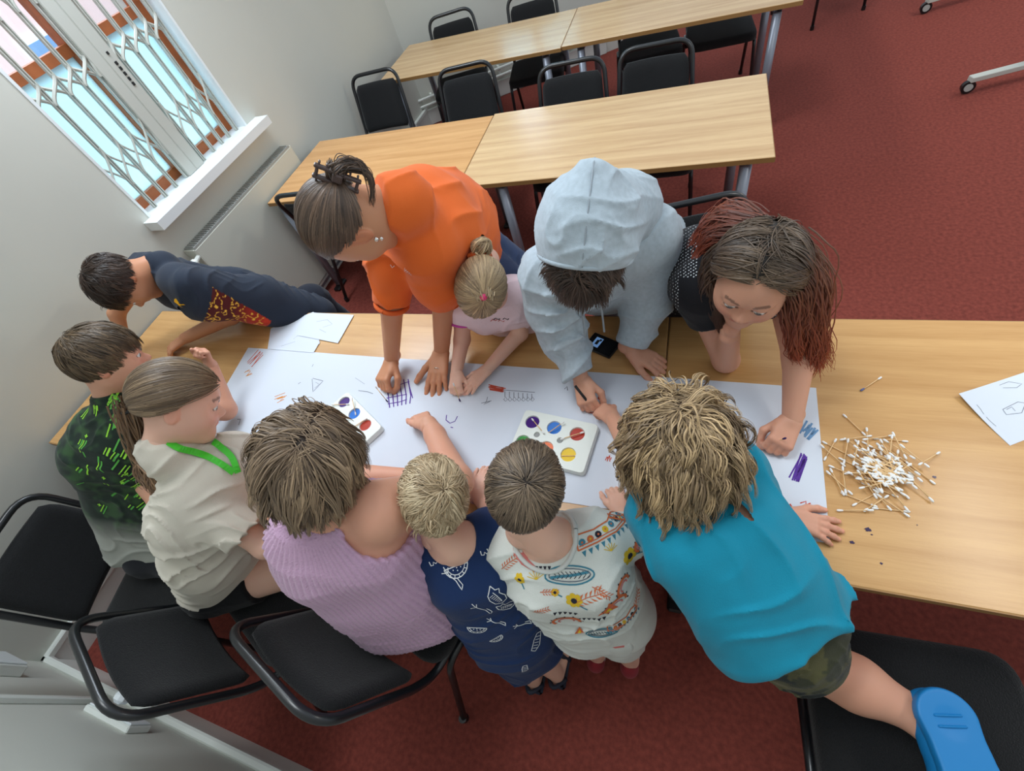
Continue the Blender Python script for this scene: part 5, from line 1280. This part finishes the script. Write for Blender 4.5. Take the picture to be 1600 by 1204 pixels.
            for k in range(9): t = -.4+4.3*k/8; Q.blob(fr, p, [((.031)*s_*math.cos(t)+a_, .023*s_*math.sin(t)+b_) for a_, b_ in circ(.0026, 5)], 'p_dark')
        elif kind == 'pink': Q.blob(fr, p, S([(-.03,.012),(-.012,.014),(.006,.002),(.028,-.004),(.026,-.012),(.0,-.012),(-.022,-.002)]), 'p_pink'); Q.blob(fr, p, S([(-.012,.02),(.0,.024),(.006,.012)]), 'p_pink')
        elif kind == 'teeth':
            for k in range(5): x = -.015+.0075*k; Q.blob(fr, p, S([(x,0),(x+.006,0),(x+.003,-.008)]), 'p_dark')
        elif kind == 'spray':
            for k in range(6): t = -1+.45*k; Q.ribbon(fr, p, S([(0,0),(.014*math.sin(t), .014*math.cos(t))]), .0015, 'p_yellow')
    M['p_c'] = M['p_orange']
    for a in ((945,825,.35,'band',.95),(968,808,.4,'band',.45),(890,898,.10,'loop',1.0),(820,872,-.5,'pink',1.0),(918,935,.5,'leaf',1.1),(940,925,-.6,'leaf',.7),(897,938,0,'flower',.9),(984,868,.7,'flower',1.0),(950,952,.1,'tri',1.1),(963,945,.6,'bow',.9),(975,915,.9,'bow',.7),(885,968,-.3,'bow',.95),(975,970,.15,'band',.6),(842,884,0,'teeth',1.0),(880,955,-.2,'teeth',1.2),(925,965,0,'teeth',1.2),(955,860,.2,'spray',1.0),(838,905,.3,'spray',1.2),(858,925,0,'leaf',.6),(1000,850,.9,'bow',.5),(1008,880,.7,'leaf',.8),(812,905,-.6,'flower',.6),(795,880,.8,'leaf',.8),(995,935,1.2,'leaf',.7),(867,925,.2,'flower',.45),(1008,835,.3,'teeth',1),(845,955,.5,'leaf',.6),(905,985,0,'tri',.5),(940,990,.1,'loop',.7)): put(q, *a)
    for a in ((930,1000,0,'loop',.8),(975,995,.2,'band',.5),(1000,975,.8,'tri',.8),(960,1008,.2,'pink',.7),(1010,955,1.0,'bow',.6),(905,990,0,'leaf',.6)): put(q2, *a)
    q.done(); q2.done()
    hair(per, 8500, .058, crown=(.15,-.40,.9), c1=(52,42,34), c2=(140,120,98), off=.008, width=.0021, lift=.10, front=.35, back=-.50, seed=14, jit=.16, side=-.05)
    shoes(per, [a1[:2]+np.array([0,-.01]), a2[:2]+np.array([0,-.01])], (.1,1,0), .135, (140,44,52)); return per
M['collar'] = mat('pale_rib_collar', srgb(206,210,206), .9)

# ---- child in turquoise kneeling on the chair
def child_turquoise():
    per = Person((2.95, -.93, .50), 'child with curly fair hair in a turquoise T-shirt and camouflage shorts, kneeling on a chair', 'rosy', 15)
    hc = P(1058, 690, 1.03); per.head(hc, LD(hc, -.15, .78, -.60), LD(hc, .02, .66, .75), .208)
    nb = P(1085, 778, .97); shL, shR = P(1030, 800, .92), P(1150, 735, .92); ch = P(1120, 840, .90); be = P(1168, 905, .84); pe = P(1206, 962, .77)
    sn = nrm(shR-shL); f = per.B; f.cone(per.W(0,-.15,-.50), nb, .044, .05, .03); torso(f, shL, shR, ch, be, pe, (.05,.078,.08,.095))
    elL, wrL = P(1000, 730, .84), P(958, 655, .79); elR, wrR = P(1190, 790, .80), P(1228, 806, .765)
    per.limb([shL, P(1012,770,.86), elL, wrL], (.042,.038,.032,.022)); per.limb([shR, elR, wrR], (.042,.034,.022))
    hip = pe+A3(.035,-.02,-.03); kn = P(1265, 1025, .56); an = P(1437, 1120, .56)
    f.chain([hip, kn], (.085,.062)); f.chain([P(1250,1022,.55), P(1340,1068,.56), an], (.062,.056,.033), .02); f.cone(an, P(1495,1190,.57), .036, .028, .02)
    hip2 = pe+A3(-.07,.02,-.04); f.chain([hip2, A3(2.84,-.66,.42), A3(2.84,-.64,.10)], (.085,.058,.036))
    per.hand(wrL, nrm(P(932,634,.775)-wrL), LD(wrL, 0,-.3,-.9), .115, (.9,.9,1.0,1.1), .45, side=-1, tcurl=1.0, wr_r=.021)
    per.hand(wrR, nrm(P(1280,822,.755)-wrR), DN, .125, (.12,.12,.15,.2), .5, side=1, spread=.16, wr_r=.021); per.finish()
    g = Field(); torso(g, shL, shR, ch, be, pe, (.05,.078,.084,.100), infl=.014, k=.05); ax_ = nrm(pe-ch); g.cone(shL, shL+(P(1012,770,.86)-shL)*.5+A3(0,-.02,-.05), .062, .066, .03, cut=-.01); g.cone(shR, shR+(elR-shR)*.6, .058, .06, .03, cut=-.01)
    g.plane(pe+ax_*.034, nrm(ax_+A3(.0,0,.2)), .01)
    collar(g, per, (shL+shR)/2, .075)
    garment(per, 'shirt', g, .0042, lambda V: np.array(srgb(20,132,160))[None]*(1+.06*vnoise(V, 30, 2)[:,None]), wrink(.009, 9, 14, sn+A3(0,-.3,0), 3.0))
    s_ = Field(); s_.cone(pe+sn*.05-ax_*.02, pe-sn*.05-ax_*.02, .100, .100, .03); s_.cone(hip, hip*.45+kn*.55, .100, .096, .03, cut=-.02); s_.cone(hip2, hip2*.5+A3(2.84,-.66,.42)*.5, .10, .095, .03, cut=-.02)
    s_.plane(pe+ax_*.006, -ax_, .01)
    def camo(V):
        c = np.tile(np.array(srgb(78,76,48)), (len(V), 1)); n = vnoise(np.floor(V/.008)*.008, 22, 3); n2 = vnoise(np.floor(V/.008)*.008, 30, 8)
        c[n > .25] = srgb(52,54,38); c[n2 > .42] = srgb(30,36,34); c[n < -.4] = srgb(100,96,64); return c
    garment(per, 'shorts', s_, .0042, camo, wrink(.006, 22, 5, ax_, 2.5))
    # clog on the raised foot
    def clog(a, dn, sole_up=False):
        d = nrm(dn); up = UP if sole_up else -UP; sd = np.cross(d, up)
        q = Field(); q.cone(a-d*.01-up*.01, a+d*.06, .050, .044, .03); q.cone(a+d*.06, a+d*.125, .042, .054, .03); q.cone(a+d*.125, a+d*.175, .054, .042, .03); q.plane(a+up*.034, up, .006)
        V, F = q.mesh(.0032); mesh_obj('clog', V, F, M['rubber'], per.root)
        z = Field(); z.cone(a-d*.008+up*.03, a+d*.06+up*.03, .052, .043, .02); z.cone(a+d*.06+up*.03, a+d*.125+up*.03, .043, .056, .02); z.cone(a+d*.125+up*.03, a+d*.18+up*.03, .056, .044, .02); z.plane(a+up*.046, up, .004); z.plane(a+up*.022, -up, .004)
        for c_, r_ in ((a+d*.0+up*.052, .030), (a+d*.13+up*.052, .036)): z.ell(c_, (r_, r_, r_*.30), None, .004, 's')
        V, F = z.mesh(.0028); mesh_obj('sole', V, F, M['rubber'], per.root)
        z = MB(); ax3 = np.stack([sd, d, up])
        for t in (-.012, .006, .118, .134, .150): z.box(a+d*t+up*.040, (.050, .005, .016), ax3, .002)
        for t in (.10,.115,.13,.145): 
            for s_ in (-.04, .04): z.box(a+d*t+sd*s_+up*.046, (.012, .004, .004), ax3, .001)
        z.build('tread', M['rubber'], per.root)
    clog(P(1468,1128,.585), P(1498,1200,.585)-P(1468,1128,.585), True)
    clog(A3(2.84,-.64,.056), A3(-.2,1,0))
    hair(per, 10500, .165, crown=(0,-.1,1), part=(.1,.75,.66), c1=(76,58,43), c2=(204,174,130), off=.018, width=.0022, front=.45, back=-.75, side=-.4, seed=16, grav=.42, frontlen=.55, wave=.95, wfreq=80, lift=.08, seg=22, jit=.3, gdir=nrm(LD(hc, .14, -.85, -.35)*.8+A3(0,0,-.45)), capoff=.010, pull=.22, cspread=.08, clump=20)
    return per

# ---- woman in the orange sweatshirt
def woman_orange():
    per = Person((2.0, .32, 0), 'woman in an orange sweatshirt with a brown hair claw, leaning over the table', 'tan', 21)
    hc = P(548, 345, 1.38); per.head(hc, LD(hc, .02, -.80, -.55), LD(hc, -.93, .10, .30), .222, lids=.5)
    nb = P(600, 350, 1.30); shL, shR = P(672, 392, 1.20), P(622, 322, 1.26); ch = P(672, 350, 1.18); be = P(700, 352, 1.06); pe = P(712, 372, .92)
    elL, wrL = P(693, 470, .98), P(690, 548, .785); elR, wrR = P(612, 478, 1.0), P(612, 562, .79)
    nb = (shL+shR)*.5*.42+per.W(0,-.165,-.5)*.58; f = per.B; f.cone(per.W(0,-.15,-.50), nb, .046, .048, .02); torso(f, shL, shR, ch, be, pe, (.045,.095,.10,.11), k=.03)
    per.limb([shL, elL, wrL], (.045,.038,.027)); per.limb([shR, elR, wrR], (.045,.038,.026))
    per.hand(wrL, nrm(P(681,600,.752)-wrL), DN, .172, (.12,.12,.12,.15), .55, side=-1, spread=.12, tcurl=.1, wr_r=.026)
    per.hand(wrR, nrm(P(592,606,.768)-wrR), nrm(A3(.25,.0,-.9)), .165, (.85,.9,.95,1.0), .45, side=1, tcurl=1.1, wr_r=.025); per.finish()
    g = Field(); torso(g, shL, shR, ch, be, pe, (.055,.105,.125,.135), infl=.016, k=.06); ax_ = nrm(pe-nb); g.plane(pe+ax_*.05, ax_, .01)
    g.chain([shL, shL*.45+elL*.55, elL+(wrL-elL)*.02], (.080,.078,.054), .035, cut=-.02); g.chain([shR, shR*.45+elR*.55, elR+(wrR-elR)*.02], (.080,.076,.054), .035, cut=-.02)
    collar(g, per, (shL+shR)/2, .085, .062, end=-.37, k=.04)
    o, V, F = garment(per, 'sweatshirt', g, .005, lambda V: np.array(srgb(226,106,44))[None]*(1+.04*vnoise(V, 8, 2)[:,None]), wrink(.010, 8, 22, nrm(elL-shL)+A3(.3,0,0), 2.0))
    q = Prints(o, V, F, per.root); 
    for (u, v, kk) in ((613,416,'a'),(637,425,'b')):
        h_ = q.at(u, v)
        if h_:
            fr = q.frame(*h_, -.2)
            if kk == 'a': q.ribbon(fr, h_[0], [(-.006,.004),(0,-.004),(.006,.004)], .0016, 'cloth_white')
            else: [q.ribbon(fr, h_[0], [(-.012+.006*k,.005),(-.009+.006*k,-.004),(-.006+.006*k,.004)], .0013, 'cloth_white') for k in range(4)]; q.ribbon(fr, h_[0], [(-.012,-.008),(.012,-.007)], .0016, 'cloth_white')
    q.done()
    for e, w_ in ((elL, wrL), (elR, wrR)):
        d = nrm(w_-e); m = MB(); pts = [e+nrm(np.cross(d, A3(1,0,0)))*math.cos(t)*.050+nrm(np.cross(d, np.cross(d, A3(1,0,0))))*math.sin(t)*.050-d*.006 for t in np.linspace(0, 2*PI, 25)]; m.tube(pts, .008, 8, cap=False); m.build('cuff', M['orange_rib'], per.root, smooth=True)
    j = MB(); a = nrm(wrL-elL); hd_ = nrm(P(681,600,.752)-wrL)
    c = P(683, 577, .772); pts = [c+A3(math.cos(t)*.0105, 0, 0)+UP*math.sin(t)*.0105+hd_*0 for t in np.linspace(0, 2*PI, 17)]; j.tube(pts, .0016, 6, cap=False); j.build('ring', M['silver'], per.root, smooth=True)
    e_ = per.W(-.40,-.02,-.16); m = MB(); m.ball(e_, .006, 10); m.ball(e_-per.hd[3]*.012, .005, 10); m.build('earring', M['silver'], per.root, smooth=True)
    trousers(per, 'jeans', pe+A3(.04,.0,-.08), pe+A3(-.02,.12,-.08), A3(2.06,.20,.48), A3(2.02,.36,.48), A3(2.16,.22,.10), A3(2.10,.40,.10), .095, (52,66,96), (.095,.07,.06)); shoes(per, [(2.14,.24),(2.08,.42)], (-1,-.2,0), .25, (60,60,66))
    tie = (-.05,-.96,-.12)
    hair(per, 7500, .2, c1=(48,37,31), c2=(122,98,80), off=.006, width=.0024, front=.50, back=-.50, seed=22, tie=tie, seg=11, side=-.04, capoff=.006, cspread=.05)
    b = per.W(*(nrm(tie)*A3(.38,.47,.42)+A3(0,-.04,.13)))
    locks(per, 'twisted_hair', [[b, b+LD(b,.15,.55,.5)*.03, b+LD(b,.8,.55,.3)*.06, b+LD(b,1,-.2,.1)*.075], [b, b+LD(b,.5,.7,.4)*.035, b+LD(b,.95,.1,.1)*.07, b+LD(b,.8,-.8,.0)*.095], [b, b+LD(b,-.4,.6,.5)*.025, b+LD(b,-.2,.9,.1)*.04]], 260, .008, .003, (44,34,29), (110,86,68), wave=.003, seed=4)
    u_ = LD(b, .93, -.36, .0); w_ = LD(b, .30, .80, .5); n_ = np.cross(u_, w_)
    m = MB(); ax2 = np.stack([u_, w_, n_])
    for s_ in (-1, 1):
        q0 = b+w_*s_*.013-n_*(-.006)*1
        m.box(b+w_*(s_*.012)+LD(b,0,0,1)*.014, (.098, .008, .012), ax2, .002)
        for k in range(6): p0 = b+w_*(s_*.014)+u_*(-.04+.016*k)+LD(b,0,0,1)*.014; m.tube(bez([p0, p0+w_*s_*.010-LD(b,0,0,1)*.006, p0+w_*s_*.008-LD(b,0,0,1)*.022], 3), .0025, 6)
    for s_ in (-1, 1): m.box(b+u_*s_*.042+LD(b,0,0,1)*.015, (.007, .028, .010), ax2, .002)
    m.box(b+LD(b,0,0,1)*.022, (.022, .020, .012), ax2, .003); m.build('hair_claw', M['claw'], per.root, smooth=False)
    return per
M['orange_rib'] = mat('orange_rib_cuff', srgb(214,96,38), .9); M['silver'] = mat('silver', srgb(225,222,215), .2, metal=1); M['claw'] = mat('brown_hair_claw', srgb(78,62,58), .35)

# ---- small girl with the topknot
def girl_pink():
    per = Person((2.0, .14, 0), 'small girl with a topknot in a pale pink T-shirt with magenta sleeve trims', 'fair', 23)
    hc = P(752, 448, 1.06); per.head(hc, LD(hc, -.14, -.92, -.35), LD(hc, .02, .36, .92), .202, lids=.5)
    nb = P(770, 462, .98); shR, shL = P(722, 478, .92), P(812, 462, .93); ch = P(778, 475, .88); be = A3(1.99, .04, .74); pe = A3(2.0, .13, .60)
    elR, wrR = P(722, 530, .80), P(713, 582, .765); elL, wrL = P(812, 520, .785), P(762, 576, .762)
    f = per.B; f.cone(per.W(0,-.15,-.45), nb, .038, .044, .03); torso(f, shL, shR, ch, be, pe, (.040,.070,.07,.08), k=.04)
    per.limb([shR, elR, wrR], (.032,.028,.020)); per.limb([shL, elL, wrL], (.032,.028,.020))
    per.hand(wrR, nrm(P(710,622,.757)-wrR), nrm(A3(.1,0,-1)), .115, (.9,.9,.95,1.0), .5, side=1, tcurl=1.0, wr_r=.019, h=.0019); per.hand(wrL, nrm(P(731,606,.752)-wrL), DN, .118, (.12,.12,.12,.12), .45, side=-1, spread=.10, wr_r=.019, h=.0019); per.finish(.005)
    g = Field(); torso(g, shL, shR, ch, be, pe, (.042,.072,.075,.085), infl=.012, k=.04); g.cone(shR, shR*.45+elR*.55, .046, .047, .02, cut=-.02); g.cone(shL, shL*.45+elL*.55, .046, .047, .02, cut=-.02); g.ell(nb+UP*.02, .046, None, .01, 's')
    o, V, F = garment(per, 'shirt', g, .0045, np.array(srgb(236,214,222)), wrink(.007, 12, 5, (0,.6,1), 2))
    q = Prints(o, V, F, per.root)
    for (u, v, c_) in ((776,498,'p_dark'),(783,501,'p_pink'),(771,500,'p_pink'),(790,498,'p_dark')):
        h_ = q.at(u, v)
        if h_: q.ribbon(q.frame(*h_, .3), h_[0], [(-.010,-.003),(-.002,.006),(.006,-.003),(.012,.004)], .003, c_)
    q.done()
    for a, e in ((shR, elR), (shL, elL)):
        p1 = a*.45+e*.55; d = nrm(e-a); x = nrm(np.cross(d, A3(0,1,.2))); y = np.cross(d, x); m = MB(); m.tube([p1-d*.020+x*math.cos(t)*.0475+y*math.sin(t)*.0475 for t in np.linspace(0, 2*PI, 25)], .0045, 8, cap=False); m.build('sleeve_trim', M['magenta'], per.root, smooth=True)
    trousers(per, 'leggings', pe+A3(-.05,.0,-.02), pe+A3(.05,0,-.02), A3(1.95,.14,.34), A3(2.05,.14,.34), A3(1.95,.17,.09), A3(2.05,.17,.09), .08, (90,84,110), (.06,.045,.035)); shoes(per, [(1.95,.20),(2.05,.20)], (0,-1,0), .16, (200,120,150))
    tie = (-.20, -.05, .98); 
    hair(per, 6500, .12, c1=(112,90,68), c2=(206,178,138), off=.005, width=.0022, front=.42, back=-.50, seed=24, tie=tie, seg=9, side=-.05, capoff=.005, cspread=.05)
    b = per.W(.0,-.30,.58); a = per.W(*(nrm(tie)*A3(.36,.45,.40)+A3(0,-.04,.13)))
    m = MB(); m.ball(a, (.011,.011,.011), 12); m.build('hair_bobble', M['pinkband'], per.root, smooth=True)
    b = P(748, 402, 1.13)
    locks(per, 'pulled_hair', [[a, (a+b)/2+LD(b,.1,0,.35)*.03, b], [a+LD(a,.5,0,0)*.02, (a+b)/2+LD(b,.4,0,.3)*.03, b], [a-LD(a,.5,0,0)*.01, (a+b)/2+LD(b,-.3,0,.3)*.03, b]], 300, .006, .003, (120,98,72), (222,196,156), wave=.002, seed=8)
    c_ = P(752, 388, 1.15); rd = np.random.RandomState(4); gs = []
    for k in range(10):
        a0 = rd.uniform(0, 2*PI); r0 = rd.uniform(.018,.032); tilt = nrm(rd.normal(size=3)); x = nrm(np.cross(tilt, A3(.2,.3,1))); y = np.cross(tilt, x); gs.append([c_+(x*math.cos(a0+t)+y*math.sin(a0+t))*r0 for t in (0,1.3,2.6,3.9,5.2)])
    locks(per, 'topknot', gs, 360, .004, .003, (124,100,74), (214,186,144), wave=.003, seed=9, tipspread=1.5)
    m = MB(); pts = [b+A3(0,.004,0)+(RC[:,0]*math.cos(t)*.026+nrm(LD(b,0,.3,1))*math.sin(t)*.018)+vnoise(np.array([[t,1.,2.]]), 3.0, 2)[0]*.005 for t in np.linspace(-.3, 2*PI, 30)]; m.tube(pts, [.0085+.003*math.sin(9*t) for t in np.linspace(0, 6.28, 30)], 8); m.build('scrunchie', M['scrunch'], per.root, smooth=True)
    return per
M['magenta'] = mat('magenta_trim', srgb(196,72,166), .8); M['pinkband'] = mat('pink_hair_bobble', srgb(232,64,120), .4); M['scrunch'] = mat('orange_scrunchie', srgb(196,88,30), .7, bump=.8, bscale=120)

# ---- person in the pale grey hoodie
def person_hoodie():
    per = Person((2.36, .30, 0), 'person with the hood of a pale grey hoodie pulled up, leaning over a phone', 'rosy', 25)
    hc = P(914, 400, 1.20); per.head(hc, LD(hc, -.06, -.93, -.30), LD(hc, .0, .30, .95), .212, lids=.5)
    nb = P(945, 385, 1.13); shR, shL = P(862, 432, 1.08), P(1010, 372, 1.10); ch = P(945, 400, 1.03); be = P(965, 400, .93); pe = A3(2.36, .22, .80)
    elR, wrR = P(880, 520, .90), P(908, 592, .80); elL, wrL = P(1010, 468, .90), P(985, 545, .775)
    f = per.B; f.cone(per.W(0,-.15,-.45), nb, .046, .052, .03); torso(f, shL, shR, ch, be, pe, (.055,.09,.09,.10))
    per.limb([shR, elR, wrR], (.045,.036,.024)); per.limb([shL, elL, wrL], (.045,.036,.024))
    per.hand(wrR, nrm(P(920,640,.762)-wrR), nrm(A3(.35,.1,-.95)), .145, (.75,.8,.85,.95), .45, side=1, tcurl=1.0, wr_r=.022); per.hand(wrL, nrm(P(1024,566,.75)-wrL), DN, .15, (.25,.25,.28,.3), .4, side=-1, spread=.1, wr_r=.023); per.finish()
    g = Field(); torso(g, shL, shR, ch, be, pe, (.07,.105,.125,.135), infl=.016, k=.06); ax_ = nrm(pe-nb)
    g.chain([shR, P(862,480,.99), elR, wrR-(wrR-elR)*.05], (.078,.072,.066,.044), .035, cut=-.012); g.chain([shL, P(1012,420,1.0), elL, wrL-(wrL-elL)*.05], (.080,.074,.064,.046), .035, cut=-.012)
    col = np.array(srgb(176,190,200)); cf = lambda V: col[None]*(1+.10*vnoise(V, 160, 2)[:,None]+.03*vnoise(V, 9, 5)[:,None])
    g.ell(P(918,425,1.12), .05, None, .02, 's')
    o, V, F = garment(per, 'hoodie', g, .0048, cf, wrink(.013, 8, 26, nrm(elR-shR)+A3(.2,0,0), 2.0))
    q = Prints(o, V, F, per.root)
    h_ = q.at(945, 450)
    if h_:
        fr = q.frame(*h_, .25); q.ribbon(fr, h_[0], [(-.012,.006),(-.008,-.006),(-.004,.006)], .003, 'p_dark'); q.ribbon(fr, h_[0], [(.002,.006),(.002,-.006),(.010,-.006)], .003, 'p_dark'); q.ribbon(fr, h_[0], [(-.01,.014),(.014,.014)], .003, 'p_yellow')
    q.done()
    H_ = Field(); fw, up_, rt = per.hd[2], per.hd[3], per.hd[1]; hx = np.stack([rt, fw, up_])
    H_.ell(hc+up_*.022-fw*.050, (.112,.140,.132), hx, .03); H_.cone(hc-fw*.09+up_*.02, nb-fw*.07+A3(.03,.03,0), .090, .100, .06); H_.cone(hc+up_*.07-fw*.12, hc+up_*.06-fw*.19, .062, .022, .06)
    H_.plane(hc-fw*.006+up_*.02, fw+up_*.10, .006); rimc = hc-fw*.010+up_*.022
    H_.ell(hc+fw*.0, (.094,.06,.112), hx, .006, 's')
    V, F = H_.mesh(.0045, wrink(.008, 11, 31, fw+up_*.4, 2)); mesh_obj('hood', V, F, M['cloth'], per.root, col=cf(V))
    bv = BVHTree.FromPolygons([tuple(v) for v in V], [tuple(int(i) for i in f_) for f_ in F]); m = MB(); pts = []
    for t in np.linspace(-2.3, 1.7, 24):     # centre seam over the hood
        d = nrm(-fw*math.cos(t)+up_*math.sin(t)) if False else nrm(up_*math.cos(t)+fw*math.sin(t)*1.0); h_ = bv.ray_cast(Vector(hc+up_*.02-fw*.02+d*.3), Vector(-d))
        if h_[0] is not None and (np.array(h_[0])-hc)@fw < .10: pts.append(np.array(h_[0]))
    if len(pts) > 3: m.tube(pts, .0018, 6); m.build('hood_seam', M['seam'], per.root, smooth=True)
    m = MB(); nf = nrm(fw+up_*.10); x_ = nrm(np.cross(nf, up_)); y_ = np.cross(x_, nf); rp_ = [rimc+nf*.0+x_*math.cos(t)*.107+y_*math.sin(t)*.126 for t in np.linspace(0, 2*PI, 41)]; m.tube(rp_, .0065, 8, cap=False); m.build('hood_rim', M['rimc'], per.root, smooth=True)
    for a in (P(905,470,1.04), P(935,462,1.04)):
        m = MB(); m.tube(bez([a, a+LD(a,.15,-.6,-.3)*.05, a+LD(a,.2,-1,-.4)*.11], 5), .0028, 6); m.build('drawstring', M['seam'], per.root, smooth=True)
    hair(per, 5000, .065, crown=(0,-.6,.8), part=(.1,.3,.95), c1=(38,30,27), c2=(96,78,68), off=.005, width=.0026, lift=.0, front=.40, back=-.2, seed=26, grav=.35, gdir=nrm(LD(hc,-.05,-.9,-.5)), gfront=False, jit=.2, seg=10, side=.1, wave=.2, wfreq=50, capoff=.002)
    locks(per, 'fringe', [[P(u0*.9+91,396,1.25), P(u0+(u0-912)*.05,412,1.245), P(u0+4,430,1.21), P(u0*.8+915*.2+4,446,1.17)] for u0 in range(880, 952, 8)], 1100, .006, .003, (40,32,29), (96,78,68), wave=.006, seed=3)
    trousers(per, 'trousers', pe+A3(-.08,.02,-.05), pe+A3(.08,.02,-.05), A3(2.28,.26,.45), A3(2.46,.26,.45), A3(2.28,.30,.1), A3(2.46,.30,.1), .10, (66,70,82), (.09,.065,.055)); shoes(per, [(2.28,.34),(2.46,.34)], (0,-1,0), .23, (50,50,54))
    return per
M['rimc'] = mat('grey_hood_hem', srgb(170,184,194), .9, bump=.5, bscale=200)
M['seam'] = mat('grey_hood_cord', srgb(150,160,168), .85)

# ---- girl with long dyed hair
def girl_red_hair():
    per = Person((2.62, .22, 0), 'girl with long brown hair dyed red, resting her chin in her hand', 'rosy', 27)
    hc = P(1180, 432, 1.12); per.head(hc, LD(hc, -.16, -.80, .50), LD(hc, .16, .52, .82), .222, lids=.4)
    nb = P(1160, 425, 1.04); shR, shL = P(1092, 452, 1.02), P(1225, 440, 1.02); ch = P(1135, 430, .98); be = P(1110, 415, .93); pe = A3(2.60, .16, .82)
    elR, wrR = P(1134, 562, .765), P(1141, 516, .955); elL, wrL = P(1248, 560, .88), P(1238, 655, .785)
    f = per.B; f.cone(per.W(0,-.15,-.45), nb, .044, .05, .03); torso(f, shL, shR, ch, be, pe, (.05,.085,.085,.095))
    per.limb([shR, elR, wrR], (.043,.036,.024)); per.limb([shL, elL, wrL], (.043,.036,.024))
    per.hand(wrR, LD(wrR, .18, .80, .50), LD(wrR, .9,-.1,-.1), .145, (.9,1.0,1.1,1.2), .35, side=-1, tcurl=.9, wr_r=.023)
    per.hand(wrL, nrm(P(1212,706,.765)-wrL), nrm(A3(-.25,0,-.95)), .145, (.95,1.0,1.05,1.1), .45, side=-1, tcurl=1.1, wr_r=.023); per.finish()
    ax_ = nrm(pe-nb); g = Field(); torso(g, shL, shR, ch, be, pe, (.052,.088,.09,.12), infl=.012, k=.05); g.cone(shR, shR+(elR-shR)*.42, .060, .058, .03, cut=-.015); g.cone(shL, shL+(elL-shL)*.42, .060, .058, .03, cut=-.015); g.ell(nb+UP*.02, .055, None, .01, 's')
    o, V, F = garment(per, 'dress', g, .005, np.array(srgb(26,26,31)), wrink(.007, 10, 28, ax_, 2)); q = Prints(o, V, F, per.root); rd = random.Random(9)
    for iu in range(1040, 1090, 4):
        for iv in range(325, 500, 5):
            if iu > 1062 and iv > 430: continue
            h_ = q.at(iu+rd.uniform(-1,1), iv+(iu//4%2)*2.5)
            if h_: q.blob(q.frame(*h_, 0), h_[0], circ(.0019, 6), 'cloth_white')
    for iu in range(1196, 1216, 4):
        for iv in range(480, 500, 4):
            h_ = q.at(iu, iv)
            if h_: q.blob(q.frame(*h_, 0), h_[0], circ(.0016, 6), 'cloth_white')
    q.done()
    trousers(per, 'leggings', pe+A3(-.07,.02,-.05), pe+A3(.07,.02,-.05), A3(2.54,.30,.50), A3(2.70,.30,.50), A3(2.54,.42,.30), A3(2.70,.42,.30), .10, (30,30,36), (.085,.06,.045))
    hair(per, 7500, .150, crown=(.0,-.6,.80), facecut=True, part=(.0,.90,.43), c1=(46,38,31), c2=(116,96,76), tip=(70,48,36), off=.010, width=.0024, front=.74, back=-.7, side=-.10, seed=28, grav=.0, lift=.0, seg=12, jit=.05, capoff=.006, pull=.2, cspread=.05, top=1.25)
    locks(per, 'long_hair', [[P(1215,370,1.20), P(1252,430,1.13), P(1262,510,1.0), P(1255,575,.86)], [P(1222,390,1.19), P(1262,450,1.10), P(1275,530,.97), P(1268,590,.83)], [P(1205,400,1.20), P(1238,460,1.10), P(1240,530,.98), P(1245,570,.88)], [P(1222,380,1.19), P(1266,440,1.10), P(1280,520,.98), P(1288,580,.84)]], 1500, .016, .0028, (52,42,34), (100,76,56), tip=(164,62,26), wave=.010, seed=5, tipspread=1.1)
    locks(per, 'long_hair', [[P(1170,365,1.22), P(1125,410,1.14), P(1115,470,1.04), P(1125,520,.94)], [P(1165,370,1.22), P(1112,420,1.12), P(1118,480,1.02), P(1135,530,.92)], [P(1180,365,1.22), P(1135,400,1.16), P(1100,450,1.07), P(1112,500,.97)]], 650, .012, .0032, (50,41,33), (104,84,64), tip=(74,44,34), wave=.006, seed=6, tipspread=.9)
    locks(per, 'long_hair', [[P(1180,350,1.20), P(1130,345,1.16), P(1095,365,1.10), P(1080,405,1.05)], [P(1185,345,1.19), P(1145,330,1.14), P(1110,345,1.08), P(1085,390,1.04)], [P(1175,360,1.21), P(1125,365,1.15), P(1095,395,1.09), P(1085,440,1.05)]], 700, .012, .0032, (66,44,34), (120,60,40), tip=(150,62,36), wave=.007, seed=7, tipspread=1.4)
    return per

def rod(name, a, b, r, m, label, cat, tip=None):
    o = MB(); o.tube([a, a*.1+b*.9, b], [r, r, r*.35], 10); return prop(o.build(name, M[m], None, smooth=True), label, cat)
def held():
    rod('pen', P(899,603,.835), P(928,640,.742), .0042, 'black_plastic', 'black pen held in the right hand of the person in the grey hood', 'pen')
    a, b = P(586,603,.79), P(606,628,.736); swab(b, b+nrm(a-b)*.071, 'cotton swab held by the woman in orange over the purple grid', None, ('purple_tip', None))
    a, b = P(708,598,.80), P(719,627,.737); swab(b, b+nrm(a-b)*.071, 'cotton swab held by the small girl with the topknot', None, ('purple_tip', None))
    a, b = P(1228,684,.80), P(1198,694,.737); swab(b, b+nrm(a-b)*.071, 'cotton swab held by the girl with long red hair', None, ('purple_tip', 'purple_tip'))
    c = P(339,651,.745); m = MB(); m.tube([c+A3(math.cos(t)*.010, math.sin(t)*.010, 0)+UP*math.cos(t)*.008 for t in np.linspace(0, 2*PI, 21)], .0022, 8, cap=False); prop(m.build('plastic_ring', M['blue'], None, smooth=True), 'small blue ring in front of the mouth of the girl with the ponytail', 'ring')
for fn in (boy_flames, boy_green, girl_lanyard, child_lilac, toddler_blond, toddler_brown, child_turquoise, woman_orange, girl_pink, person_hoodie, girl_red_hair):
    fn()
held()
